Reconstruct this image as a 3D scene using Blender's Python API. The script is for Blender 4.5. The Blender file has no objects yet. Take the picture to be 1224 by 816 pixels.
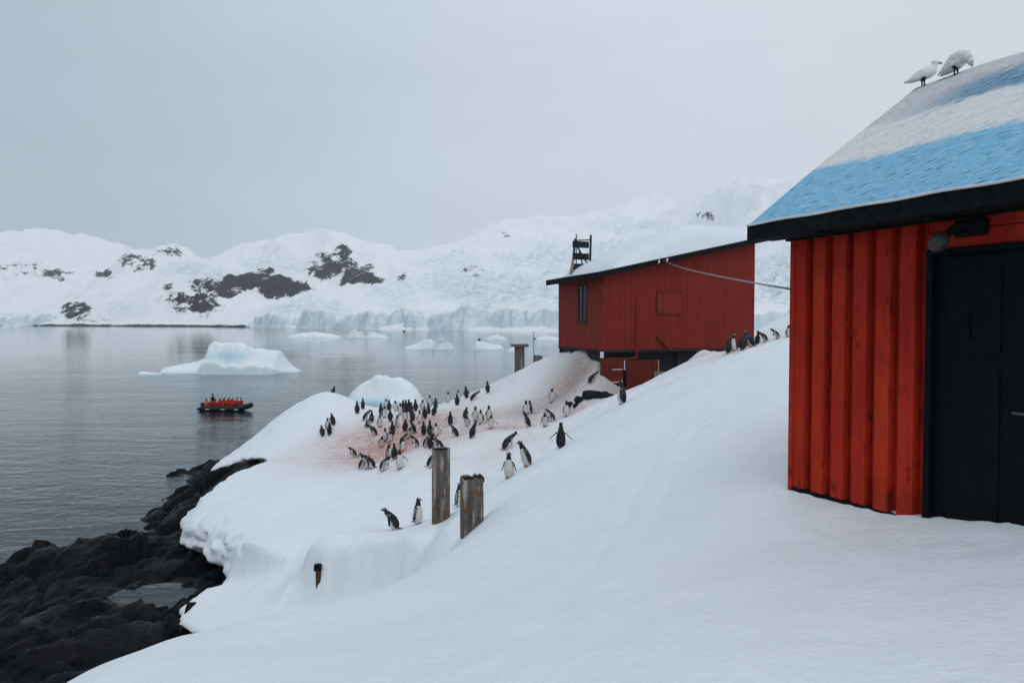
import bpy, bmesh, math, random
import numpy as np
from mathutils import Vector, Matrix, kdtree

# ------------------------------------------------------------------ camera, sky, sun, exposure
scene = bpy.context.scene
C = scene.collection
EYE = 10.0                       # eye height above the sea, sea surface is z = 0
FPX = 816.0                      # focal length in pixels of a 1224 px wide picture
PITCH = math.atan(24.0 / FPX)
cam_d = bpy.data.cameras.new('camera')
cam_d.sensor_width = 36.0
cam_d.lens = 24.0
cam_d.clip_start = 0.05
cam_d.clip_end = 20000
cam = bpy.data.objects.new('camera', cam_d)
C.objects.link(cam)
cam.location = (0, 0, EYE)
cam.rotation_euler = (math.pi / 2 - PITCH, 0, 0)
scene.camera = cam

SUN_EL, SUN_AZ = math.radians(58), math.radians(185)     # azimuth clockwise from +Y: high, behind the camera
world = bpy.data.worlds.new('World')
scene.world = world
world.use_nodes = True
wn = world.node_tree.nodes; wl = world.node_tree.links
wn.clear()
w_out = wn.new('ShaderNodeOutputWorld')
w_bg = wn.new('ShaderNodeBackground'); w_bg.inputs['Strength'].default_value = 0.1
w_sky = wn.new('ShaderNodeTexSky'); w_sky.sky_type = 'NISHITA'; w_sky.sun_disc = False
w_sky.sun_elevation = SUN_EL; w_sky.sun_rotation = SUN_AZ
w_tc = wn.new('ShaderNodeTexCoord')
w_sep = wn.new('ShaderNodeSeparateXYZ')
w_ramp = wn.new('ShaderNodeValToRGB')
w_map = wn.new('ShaderNodeMapping'); w_map.inputs['Scale'].default_value = (1.2, 1.2, 4.0)
w_noi = wn.new('ShaderNodeTexNoise'); w_noi.inputs['Scale'].default_value = 1.6; w_noi.inputs['Detail'].default_value = 4
w_nr = wn.new('ShaderNodeMapRange'); w_nr.inputs['From Min'].default_value = 0.3; w_nr.inputs['From Max'].default_value = 0.7
w_nr.inputs['To Min'].default_value = 10.0; w_nr.inputs['To Max'].default_value = 11.0
w_mul = wn.new('ShaderNodeVectorMath'); w_mul.operation = 'SCALE'
w_mix = wn.new('ShaderNodeMixRGB'); w_mix.inputs['Fac'].default_value = 0.94
# broad overcast: darker, bluer cloud out to the left, brighter cloud to the right and overhead
w_x = wn.new('ShaderNodeMath'); w_x.operation = 'MULTIPLY_ADD'; w_x.inputs[1].default_value = 0.5; w_x.inputs[2].default_value = 0.5
e = w_ramp.color_ramp.elements
e[0].position = 0.0; e[0].color = (0.385, 0.475, 0.560, 1)
e[1].position = 1.0; e[1].color = (0.665, 0.705, 0.77, 1)
for p_, c_ in ((0.225, (0.425, 0.515, 0.600)), (0.33, (0.495, 0.582, 0.658)), (0.5, (0.598, 0.662, 0.732)), (0.68, (0.640, 0.688, 0.757))):
    m_ = w_ramp.color_ramp.elements.new(p_); m_.color = (*c_, 1)
w_el = wn.new('ShaderNodeMapRange'); w_el.inputs['From Min'].default_value = 0.0; w_el.inputs['From Max'].default_value = 0.8
w_el.inputs['To Min'].default_value = 0.93; w_el.inputs['To Max'].default_value = 1.12
w_sc = wn.new('ShaderNodeMath'); w_sc.operation = 'MULTIPLY'
wl.new(w_tc.outputs['Generated'], w_sep.inputs[0])
wl.new(w_sep.outputs['X'], w_x.inputs[0]); wl.new(w_x.outputs[0], w_ramp.inputs['Fac'])
wl.new(w_sep.outputs['Z'], w_el.inputs['Value'])
wl.new(w_el.outputs[0], w_sc.inputs[0]); wl.new(w_nr.outputs[0], w_sc.inputs[1])
wl.new(w_tc.outputs['Generated'], w_map.inputs['Vector'])
wl.new(w_map.outputs[0], w_noi.inputs['Vector'])
wl.new(w_noi.outputs['Fac'], w_nr.inputs['Value'])
wl.new(w_ramp.outputs['Color'], w_mul.inputs[0]); wl.new(w_sc.outputs[0], w_mul.inputs['Scale'])
wl.new(w_sky.outputs['Color'], w_mix.inputs['Color1']); wl.new(w_mul.outputs[0], w_mix.inputs['Color2'])
wl.new(w_mix.outputs['Color'], w_bg.inputs['Color']); wl.new(w_bg.outputs[0], w_out.inputs['Surface'])

sun_d = bpy.data.lights.new('sun', 'SUN')
sun_d.energy = 0.65; sun_d.angle = math.radians(30); sun_d.color = (1.0, 0.97, 0.93)
sun = bpy.data.objects.new('sun', sun_d); C.objects.link(sun)
sd = Vector((math.sin(SUN_AZ) * math.cos(SUN_EL), math.cos(SUN_AZ) * math.cos(SUN_EL), math.sin(SUN_EL)))
sun.rotation_euler = sd.to_track_quat('Z', 'Y').to_euler()
sun.location = (0, -10, 60)

scene.view_settings.view_transform = 'Standard'
scene.view_settings.look = 'None'
scene.view_settings.exposure = 0.0
scene.cycles.volume_bounces = 3
scene.view_settings.gamma = 1.0
scene.view_settings.use_curve_mapping = False

# ------------------------------------------------------------------ helpers
rng = random.Random(7)
CP, SP = math.cos(PITCH), math.sin(PITCH)
def ray(u, v):
    a = (u - 612.0) / FPX; b = (408.0 - v) / FPX
    return np.array((a, CP + b * SP, -SP + b * CP))
def at(u, v, Y):
    d = ray(u, v); d = d * (Y / d[1])
    return (float(d[0]), float(Y), float(d[2] + EYE))

def link(o, parent=None):
    C.objects.link(o)
    if parent is not None: o.parent = parent
    return o
def tag(o, label=None, cat=None, group=None, kind=None):
    if label: o['label'] = label
    if cat: o['category'] = cat
    if group: o['group'] = group
    if kind: o['kind'] = kind
    return o
def empty(name, loc=(0, 0, 0), rz=0.0):
    o = bpy.data.objects.new(name, None); C.objects.link(o)
    o.location = loc; o.rotation_euler = (0, 0, rz); o.empty_display_size = 0.2
    return o

_perm = np.random.RandomState(3).permutation(256); _perm = np.concatenate([_perm, _perm, _perm])
_g3 = np.random.RandomState(5).normal(size=(256, 3)); _g3 /= np.linalg.norm(_g3, axis=1)[:, None]
def noise3(x, y, z):
    x = np.asarray(x, float); y = np.asarray(y, float); z = np.asarray(z, float)
    x, y, z = np.broadcast_arrays(x, y, z)
    xi = np.floor(x).astype(int); yi = np.floor(y).astype(int); zi = np.floor(z).astype(int)
    xf, yf, zf = x - xi, y - yi, z - zi
    f = lambda t: t * t * t * (t * (t * 6 - 15) + 10)
    u, v, w = f(xf), f(yf), f(zf)
    out = 0
    for i in (0, 1):
        for j in (0, 1):
            for k in (0, 1):
                h = _perm[_perm[_perm[(xi + i) & 255] + ((yi + j) & 255)] + ((zi + k) & 255)]
                g = _g3[h]
                val = g[..., 0] * (xf - i) + g[..., 1] * (yf - j) + g[..., 2] * (zf - k)
                out = out + val * (u if i else 1 - u) * (v if j else 1 - v) * (w if k else 1 - w)
    return out * 1.5
def fbm(x, y, z=0.0, oct=4, gain=0.5):
    s = 0; a = 1.0; fr = 1.0
    for o in range(oct):
        s = s + a * noise3(x * fr + 17.3 * o, y * fr + 5.1 * o, z * fr + 9.7 * o)
        a *= gain; fr *= 2.03
    return s
def ridged(x, y, z=0.0, oct=4, gain=0.5):
    s = 0; a = 1.0; fr = 1.0
    for o in range(oct):
        s = s + a * (1 - np.abs(noise3(x * fr + 11.3 * o, y * fr + 3.1 * o, z * fr)) * 2)
        a *= gain; fr *= 2.05
    return s
def facet(x, y, cell, seed=0, tilt=0.5):
    """height of a field of tilted slabs: the plane of the nearest of random seeds"""
    X, Y = x / cell, y / cell
    xi, yi = np.floor(X).astype(int), np.floor(Y).astype(int)
    best = np.full(X.shape, 1e9); h = np.zeros(X.shape); sec = np.full(X.shape, 1e9)
    for i in (-1, 0, 1):
        for j in (-1, 0, 1):
            a = _perm[_perm[(xi + i + seed) & 255] + ((yi + j) & 255)]
            b = _perm[a + 71 & 255]; c = _perm[b + 29 & 255]; d_ = _perm[c + 113 & 255]
            px = xi + i + a / 255.0; py = yi + j + b / 255.0
            d = (X - px) ** 2 + (Y - py) ** 2
            hh = ((X - px) * (c / 127.5 - 1) + (Y - py) * (d_ / 127.5 - 1)) * tilt + (a / 127.5 - 1) * 0.25
            m = d < best
            sec = np.where(m, best, np.minimum(sec, d))
            best = np.where(m, d, best); h = np.where(m, hh, h)
    return h * cell, np.sqrt(sec) - np.sqrt(best)
def sstep(a, b, x):
    t = np.clip((x - a) / (b - a), 0, 1)
    return t * t * (3 - 2 * t)

class TPS:
    def __init__(self, pts, reg=0.02, scale=10.0):
        p = np.array(pts, float); self.s = scale
        self.xy = p[:, :2] / scale; z = p[:, 2]
        n = len(p)
        K = self._k(self.xy, self.xy) + np.eye(n) * reg
        P = np.hstack([np.ones((n, 1)), self.xy])
        A = np.zeros((n + 3, n + 3)); A[:n, :n] = K; A[:n, n:] = P; A[n:, :n] = P.T
        sol = np.linalg.solve(A, np.concatenate([z, np.zeros(3)]))
        self.w, self.a = sol[:n], sol[n:]
    @staticmethod
    def _k(a, b):
        d2 = ((a[:, None, :] - b[None, :, :]) ** 2).sum(-1)
        return 0.5 * d2 * np.log(d2 + 1e-9)
    def __call__(self, x, y):
        sh = np.shape(x); q = np.stack([np.ravel(x), np.ravel(y)], 1) / self.s
        out = np.empty(len(q))
        for i in range(0, len(q), 40000):
            qq = q[i:i + 40000]
            out[i:i + 40000] = self._k(qq, self.xy) @ self.w + self.a[0] + qq @ self.a[1:]
        return out.reshape(sh)

def mesh_np(name, verts, faces, smooth=True):
    """faces: (n,4) or (n,3) int array"""
    me = bpy.data.meshes.new(name)
    verts = np.asarray(verts, np.float32); faces = np.asarray(faces, np.int32)
    k = faces.shape[1]
    me.vertices.add(len(verts)); me.vertices.foreach_set('co', verts.ravel())
    me.loops.add(faces.size); me.loops.foreach_set('vertex_index', faces.ravel())
    me.polygons.add(len(faces))
    me.polygons.foreach_set('loop_start', np.arange(0, faces.size, k, dtype=np.int32))
    me.polygons.foreach_set('loop_total', np.full(len(faces), k, np.int32))
    if smooth: me.polygons.foreach_set('use_smooth', np.ones(len(faces), bool))
    me.update(calc_edges=True); me.validate()
    return me
def grid_faces(nx, ny):
    i, j = np.meshgrid(np.arange(nx - 1), np.arange(ny - 1), indexing='ij')
    a = (i * ny + j).ravel()
    return np.stack([a, a + ny, a + ny + 1, a + 1], 1)
def compact(verts, faces):
    used = np.zeros(len(verts), bool); used[faces.ravel()] = True
    idx = np.cumsum(used) - 1
    return verts[used], idx[faces], used
def attr(me, name, vals):
    a = me.attributes.new(name, 'FLOAT', 'POINT')
    a.data.foreach_set('value', np.asarray(vals, np.float32).ravel())

# ---- materials
class NT:
    def __init__(self, name):
        self.m = bpy.data.materials.new(name); self.m.use_nodes = True
        self.t = self.m.node_tree; self.n = self.t.nodes; self.l = self.t.links
        self.b = self.n['Principled BSDF']
    def node(self, typ, **kw):
        n = self.n.new(typ)
        for k, v in kw.items():
            if k in n.inputs: n.inputs[k].default_value = v
            else: setattr(n, k, v)
        return n
    def link(self, a, b): self.l.new(a, b)
    def coords(self, scale=(1, 1, 1), rot=(0, 0, 0), out='Object'):
        tc = self.n.new('ShaderNodeTexCoord'); mp = self.n.new('ShaderNodeMapping')
        mp.inputs['Scale'].default_value = scale; mp.inputs['Rotation'].default_value = rot
        self.l.new(tc.outputs[out], mp.inputs['Vector']); return mp.outputs[0]
    def noise(self, vec, scale, detail=5, rough=0.55, dist=0.0):
        n = self.n.new('ShaderNodeTexNoise'); n.inputs['Scale'].default_value = scale
        n.inputs['Detail'].default_value = detail; n.inputs['Roughness'].default_value = rough
        n.inputs['Distortion'].default_value = dist
        self.l.new(vec, n.inputs['Vector']); return n.outputs['Fac']
    def rng(self, val, a, b, c=0.0, d=1.0, smooth=False):
        n = self.n.new('ShaderNodeMapRange')
        if smooth: n.interpolation_type = 'SMOOTHSTEP'
        for k, v in zip(('From Min', 'From Max', 'To Min', 'To Max'), (a, b, c, d)): n.inputs[k].default_value = v
        self.l.new(val, n.inputs['Value']); return n.outputs[0]
    def math(self, op, a, b=None, c=None):
        n = self.n.new('ShaderNodeMath'); n.operation = op
        for i, q in enumerate((a, b, c)):
            if q is None: continue
            if isinstance(q, (int, float)): n.inputs[i].default_value = q
            else: self.l.new(q, n.inputs[i])
        return n.outputs[0]
    def mix(self, fac, a, b, mode='MIX'):
        n = self.n.new('ShaderNodeMixRGB'); n.blend_type = mode
        for k, q in (('Fac', fac), ('Color1', a), ('Color2', b)):
            if isinstance(q, (int, float)): n.inputs[k].default_value = q
            elif isinstance(q, tuple): n.inputs[k].default_value = q if len(q) == 4 else (*q, 1)
            else: self.l.new(q, n.inputs[k])
        return n.outputs['Color']
    def attr(self, name):
        n = self.n.new('ShaderNodeAttribute'); n.attribute_name = name; return n
    def bump(self, h, strength=0.5, dist=0.02, normal=None):
        n = self.n.new('ShaderNodeBump'); n.inputs['Strength'].default_value = strength; n.inputs['Distance'].default_value = dist
        self.l.new(h, n.inputs['Height'])
        if normal is not None: self.l.new(normal, n.inputs['Normal'])
        return n.outputs[0]
    def done(self, color=None, rough=None, normal=None, spec=None):
        if color is not None:
            if isinstance(color, tuple): self.b.inputs['Base Color'].default_value = (*color, 1)
            else: self.l.new(color, self.b.inputs['Base Color'])
        if rough is not None:
            if isinstance(rough, (int, float)): self.b.inputs['Roughness'].default_value = rough
            else: self.l.new(rough, self.b.inputs['Roughness'])
        if normal is not None: self.l.new(normal, self.b.inputs['Normal'])
        if spec is not None: self.b.inputs['Specular IOR Level'].default_value = spec
        return self.m

def mat_snow():
    t = NT('snow')
    v = t.coords()
    g = t.attr('stain').outputs['Fac']
    n1 = t.noise(v, 1.7, 6, 0.65); n2 = t.noise(v, 14, 5, 0.6); n3 = t.noise(v, 60, 3, 0.6)
    f = t.math('MULTIPLY', g, t.rng(n2, 0.36, 0.60, 0.35, 1.25))
    f = t.math('MULTIPLY', f, t.rng(n1, 0.3, 0.62, 0.5, 1.15))
    d = t.attr('dirt').outputs['Fac']
    f2 = t.math('MULTIPLY', d, t.rng(n2, 0.3, 0.7, 0.55, 1.1))
    base = t.mix(t.rng(n1, 0.3, 0.7), (0.745, 0.79, 0.825), (0.785, 0.82, 0.85))
    col = t.mix(t.math('MINIMUM', f, 1.0), base, (0.47, 0.27, 0.225))
    col = t.mix(f2, col, (0.20, 0.125, 0.085))
    h = t.math('ADD', t.math('MULTIPLY', n2, 0.6), t.math('MULTIPLY', n3, 0.22))
    h = t.math('ADD', h, t.math('MULTIPLY', n1, 1.2))
    bst = t.bump(h, 0.55, 0.05)
    t.b.inputs['Subsurface Weight'].default_value = 0.0
    return t.done(col, 0.75, bst, 0.2)
def mat_ice(name, white=(0.82, 0.88, 0.92), blue=(0.36, 0.62, 0.74), amount=0.5, scale=0.3):
    t = NT(name)
    v = t.coords()
    a = t.attr('blue').outputs['Fac']
    n1 = t.noise(v, scale, 5, 0.6); n2 = t.noise(v, scale * 6, 4, 0.6)
    f = t.math('MULTIPLY', a, t.rng(n1, 0.3, 0.7, 0.5, 1.2))
    f = t.math('MULTIPLY', f, amount)
    col = t.mix(f, white, blue)
    h = t.math('ADD', n1, t.math('MULTIPLY', n2, 0.4))
    return t.done(col, 0.45, t.bump(h, 0.5, 0.08 / scale * 0.3), 0.35)
def mat_rock():
    t = NT('wet_shore_rock')
    v = t.coords()
    vs = t.coords((1, 1, 3.5), (0.5, 0.35, 0.6))
    n1 = t.noise(vs, 0.55, 6, 0.62); n2 = t.noise(vs, 3.2, 7, 0.65); n3 = t.noise(v, 16, 4, 0.6)
    col = t.mix(t.rng(n2, 0.35, 0.68), (0.0012, 0.0024, 0.0038), (0.0065, 0.0098, 0.0140))
    col = t.mix(t.rng(n1, 0.56, 0.70, 0, 0.5), col, (0.017, 0.0125, 0.010))
    col = t.mix(t.rng(n3, 0.70, 0.78, 0, 0.4), col, (0.07, 0.072, 0.075))
    vo = t.node('ShaderNodeTexVoronoi', feature='DISTANCE_TO_EDGE'); vo.inputs['Scale'].default_value = 1.0; t.link(t.coords((2.4, 1.1, 2.4), (0, 0, -.4)), vo.inputs['Vector'])
    h = t.math('ADD', n2, t.math('MULTIPLY', n3, 0.30)); h = t.math('ADD', h, t.rng(vo.outputs['Distance'], 0, .06, -.30, 0))
    return t.done(col, t.rng(n1, 0.35, 0.65, 0.26, 0.62), t.bump(h, 0.8, 0.13), 0.12)
def mat_water():
    t = NT('sea_water')
    v = t.coords((1, 1.9, 1), (0, 0, 0.25)); v2 = t.coords((1, 1.5, 1), (0, 0, -0.3)); v3 = t.coords((1, 3.0, 1), (0, 0, 0.10))
    n1 = t.noise(v, 1.1, 3, 0.5, 0.4); n2 = t.noise(v2, 3.4, 3, 0.55); n3 = t.noise(v3, 0.16, 3, 0.5, 0.8); big = t.noise(v3, 0.022, 3, 0.5)
    h = t.math('ADD', t.math('MULTIPLY', n1, 0.55), t.math('MULTIPLY', n2, 0.14))
    h = t.math('ADD', h, t.math('MULTIPLY', n3, 1.1))
    sy = t.node('ShaderNodeSeparateXYZ'); t.link(t.coords(), sy.inputs[0])
    h = t.math('MULTIPLY', h, t.rng(big, 0.36, 0.62, 0.4, 1.0))
    h = t.math('MULTIPLY', h, t.rng(sy.outputs['Y'], 45, 230, 1.0, 0.14, True))      # ruffled under the shore, calm farther out
    t.b.inputs['IOR'].default_value = 1.333
    return t.done((0.006, 0.017, 0.021), 0.05, t.bump(h, 1.0, 0.16), 0.42)
def plain(name, col, rough=0.7, var=0.25, scale=6, bump=0.2, dist=0.01, metal=0.0, spec=0.25):
    t = NT(name); v = t.coords()
    n1 = t.noise(v, scale, 6, 0.6); n2 = t.noise(v, scale * 7, 4, 0.6)
    lo = tuple(c * (1 - var) for c in col); hi = tuple(min(1, c * (1 + var)) for c in col)
    c = t.mix(t.rng(n1, 0.3, 0.7), lo, hi)
    t.b.inputs['Metallic'].default_value = metal
    return t.done(c, t.rng(n2, 0.3, 0.7, max(0.05, rough - 0.12), min(1, rough + 0.12)), t.bump(n2, bump, dist), spec)
def mat_vcol(name, rough=0.6):
    t = NT(name); v = t.coords()
    n = t.noise(v, 40, 3, 0.6)
    c = t.mix(t.rng(n, 0.3, 0.7, 0, 0.22), t.attr('col').outputs['Color'], (0.0, 0.0, 0.0))
    return t.done(c, rough, t.bump(n, 0.25, 0.006), 0.3)
M = {'snow': mat_snow(), 'rock': mat_rock(), 'water': mat_water(), 'animal': mat_vcol('plumage', 0.65), 'cloth': mat_vcol('clothing', 0.75)}

# ------------------------------------------------------------------ snow ground: control points (pixel, pixel, distance) and hidden ones
def W(x, y, zrel): return (x, y, EYE + zrel)
S = [W(0, 0, -1.6), W(3, 0, -1.15), W(7, 2, -.5), W(-3, 0, -2.5), W(0, -8, -1.5), W(8, -8, 0), W(-5, -6, -3.6), W(20, 0, 2), W(20, -10, 2), W(-8, -14, -5),
     at(950, 583, 6.2), at(1000, 612, 5.7), at(1108, 627, 5.05), at(1224, 632, 4.45), W(4.3, 8, -1.3), W(8, 9, -.4), W(10, 12, .2), W(15, 15, 1.0), W(25, 20, 2.5), W(40, 10, 4),
     at(612, 816, 3.15), at(900, 816, 2.85), at(300, 816, 3.75), at(65, 816, 4.75),
     at(130, 792, 5.1), at(230, 758, 6.0), at(310, 738, 6.6), at(400, 718, 7.3), at(470, 701, 8.2), at(520, 667, 10.3), at(548, 636, 12.6), at(527, 623, 15),
     at(400, 745, 5.6), at(480, 738, 5.6), at(550, 705, 6.3), at(610, 655, 8.2), at(700, 640, 7.6), at(300, 770, 5.2), at(570, 640, 11),
     at(800, 520, 13.5), at(880, 500, 10.5), at(608, 573, 19.5), at(632, 557, 20), at(670, 536, 21), at(603, 538, 27), at(743, 484, 22.5), at(780, 465, 24), at(815, 449, 25.5),
     at(860, 428, 28.5), at(900, 416, 28), at(946, 403, 26.5),
     at(632, 511, 32), at(675, 500, 34), at(690, 450, 38.2), at(722, 474, 35.0), at(700, 470, 35.0), at(700, 452, 36.6), W(9, 33.5, -3.6), W(11, 36, -3.2), at(828, 440, 32.5), at(852, 426, 31.5), W(14, 39, -1.8),
     W(8, 47, -1.6), W(16, 46, -.9), at(901, 396, 50), at(950, 373, 52), W(32, 45, 3.2), W(40, 70, 5), W(26, 62, -2), W(60, 40, 8),
     at(714, 417, 38.8), at(705, 416, 41.5), at(690, 420, 43.5), W(3.9, 38.4, -1.62), W(4.55, 36.7, -1.95), W(2.6, 41.5, -2.2), W(2.9, 43.5, -2.0), at(706, 446, 35.8), at(700, 474, 34.0), W(5.7, 36.2, -3.6), W(7.5, 36.8, -3.8), W(6.2, 37.6, -3.8), W(9, 38.2, -3.6), W(7, 40.5, -3.2), W(11, 38.6, -2.9), at(750, 480, 34.3), at(775, 474, 33.6), at(650, 432, 46), at(605, 454, 48), at(583, 469, 49), at(640, 482, 38), at(600, 491, 37),
     at(560, 480, 43), at(538, 508, 37), at(547, 522, 32), at(560, 524, 28.5), at(466, 502, 40.5), at(500, 491, 43), at(430, 561, 31), at(475, 536, 36),
     at(385, 521, 40), at(391, 467, 46), at(430, 485, 46), at(330, 500, 45), at(275, 545, 42),
     W(-12, 53, -8), W(-4, 53, -8.5), W(4, 57, -8), W(0, 64, -11), W(13, 64, -8), W(-19, 51, -11), W(26, 80, -8), W(0, 85, -14),
     at(300, 600, 25), at(250, 600, 27), at(318, 553, 34), at(280, 572, 30), at(360, 560, 31), at(400, 600, 24), at(340, 640, 21), at(430, 620, 21),
     at(472, 634, 19), at(498, 627, 18.8), at(547, 607, 19.8), at(525, 563, 24),
     at(390, 650, 17.6), at(460, 655, 17.1), at(510, 645, 16.6), at(385, 724, 16.5), at(440, 714, 15.9), at(490, 694, 15.6),
     W(-2.2, 12.5, -6.0), W(-4.3, 12.5, -6.6), W(-1.2, 13.9, -5.3),
     at(300, 706, 18), at(250, 726, 18), at(345, 690, 18.3), at(320, 670, 19.5),
     W(-5.2, 8, -5.2), W(-5.5, 4, -5), W(-7, 12, -7.4), W(-6, -2, -4.8)]
snow_tps = TPS(S, reg=0.004)
# seaward edge of the snow (plan), walked from behind the camera round the point and back out of sight
EDGE = [(-7, -20), (-6.6, -4), (-6.2, 4), (-6.4, 9), (-7.2, 13)] + [at(*q)[:2] for q in
        [(223, 748, 16.8), (221, 738, 18), (236, 726, 19), (285, 706, 19.8), (296, 690, 20.6), (284, 660, 21.8), (272, 642, 23.2),
         (262, 632, 24.2), (236, 618, 25.2), (238, 592, 27.2), (262, 578, 30), (300, 560, 33.2), (318, 555, 35), (327, 550, 37.2), (306, 547, 39.2), (284, 550, 40.2), (262, 563, 40.4), (257, 555, 41.8), (275, 530, 44)]] + \
       [(-17, 49), (-13, 56), (0, 66), (14, 68), (30, 90), (90, 95), (90, -20)]
EDGE = np.array(EDGE)
def edge_dist(x, y):
    sh = np.shape(x); x = np.ravel(x).astype(float); y = np.ravel(y).astype(float)
    best = np.full(x.shape, 1e9); inside = np.zeros(x.shape, bool)
    n = len(EDGE)
    for i in range(n):
        (ax, ay), (bx, by) = EDGE[i], EDGE[(i + 1) % n]
        dx, dy = bx - ax, by - ay
        t = np.clip(((x - ax) * dx + (y - ay) * dy) / (dx * dx + dy * dy), 0, 1)
        best = np.minimum(best, (x - ax - t * dx) ** 2 + (y - ay - t * dy) ** 2)
        c = ((ay > y) != (by > y))
        with np.errstate(divide='ignore', invalid='ignore'):
            xx = dx * (y - ay) / (dy if dy != 0 else 1e-9) + ax
        inside ^= c & (x < xx)
    d = np.sqrt(best) * np.where(inside, 1, -1)
    return d.reshape(sh)
def blob_mask(x, y, blobs):
    m = np.zeros(np.shape(x))
    for (bx, by, rx, ry, a) in blobs:
        m = np.maximum(m, a * np.exp(-(((x - bx) / rx) ** 2 + ((y - by) / ry) ** 2)))
    return m
def pb(u, v, Y, rx, ry, a): return (at(u, v, Y)[0], Y, rx, ry, a)
STAIN = [pb(470, 520, 36, 3.6, 5.0, 1.25), pb(505, 505, 38, 2.8, 4.2, 1.1), pb(430, 520, 38, 3.0, 3.2, .8), pb(560, 505, 34, 3.2, 3.5, .8), pb(600, 500, 33, 3.0, 3.0, .85),
         pb(590, 540, 26, 1.3, 4.0, .3), pb(480, 630, 18.9, 1.6, .5, .35), pb(345, 545, 35, 1.3, 1.6, .4), pb(655, 505, 33, 2.6, 2.0, .95), pb(500, 555, 28, 2.2, 2.5, .25),
         pb(900, 413, 29, 3.2, 1.3, .45), pb(840, 432, 31.5, 2.2, .9, .5), pb(570, 480, 43, 3, 4, .25), pb(1000, 640, 4.9, .9, .25, .10), pb(735, 487, 23.5, 2.6, .8, .25), pb(540, 545, 26, 1.6, 1.4, .25), pb(690, 450, 41, 3, 4, .25), pb(670, 470, 37, 3.5, 2.5, .6), pb(625, 490, 36, 3.5, 2.5, .6), pb(520, 530, 30, 3, 3, .55), pb(400, 530, 38, 2.5, 3, .5), pb(360, 545, 34, 1.5, 1.6, .35), pb(450, 560, 30, 3, 2, .3), pb(620, 520, 28, 2, 2, .3)]
DIRT = [pb(690, 466, 37.5, 1.9, 2.4, .75), pb(655, 480, 37.0, 2.4, 1.6, .45), pb(705, 440, 40.5, 1.0, 2.5, .5), (6.5, 35.2, 2.4, 1.6, .9), (9.5, 35.4, 3, 1.5, .9)]
TRAILS = [(*at(670, 540, 20.5)[:2], *at(760, 600, 11.5)[:2]), (*at(610, 575, 19)[:2], *at(575, 640, 12)[:2]), (*at(743, 487, 22.3)[:2], *at(640, 535, 22)[:2]), (*at(540, 560, 25)[:2], *at(630, 550, 20.5)[:2]), (*at(905, 420, 26)[:2], *at(740, 490, 21.5)[:2]), (*at(500, 628, 18.7)[:2], *at(600, 578, 19.3)[:2])]
TRACK = [at(640, 790, 3.6)[:2], at(690, 720, 5.4)[:2], at(745, 660, 7.8)[:2], at(790, 600, 10.5)[:2], at(840, 545, 14)[:2]]
PILE = [at(840, 430, 32.4)]
FACE = [at(352, 706, 17.3), at(372, 700, 17.0), at(395, 690, 16.9), at(450, 683, 16.45), at(490, 672, 16.2), at(512, 658, 16.0)]
FACE2 = [at(262, 700, 20.9), at(286, 692, 20.3), at(306, 686, 19.7), at(330, 677, 19.2), at(352, 668, 18.8)]     # wall between the main snow mass and its low spur
def face_dist(x, y, FACE=FACE):
    # signed distance to the brow line of the snow step (positive beyond it) and how far along it
    best = np.full(np.shape(x), 1e9); sg = np.zeros(np.shape(x)); al = np.zeros(np.shape(x)); n = len(FACE) - 1
    for i in range(n):
        (ax, ay, _), (bx, by, _) = FACE[i], FACE[i + 1]
        dx, dy = bx - ax, by - ay; L2 = dx * dx + dy * dy
        t = np.clip(((x - ax) * dx + (y - ay) * dy) / L2, 0, 1)
        d = np.hypot(x - ax - t * dx, y - ay - t * dy); m = d < best
        sg = np.where(m, np.sign(dx * (y - ay) - dy * (x - ax)), sg); al = np.where(m, (i + t) / n, al); best = np.where(m, d, best)
    return best * sg, al
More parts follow.
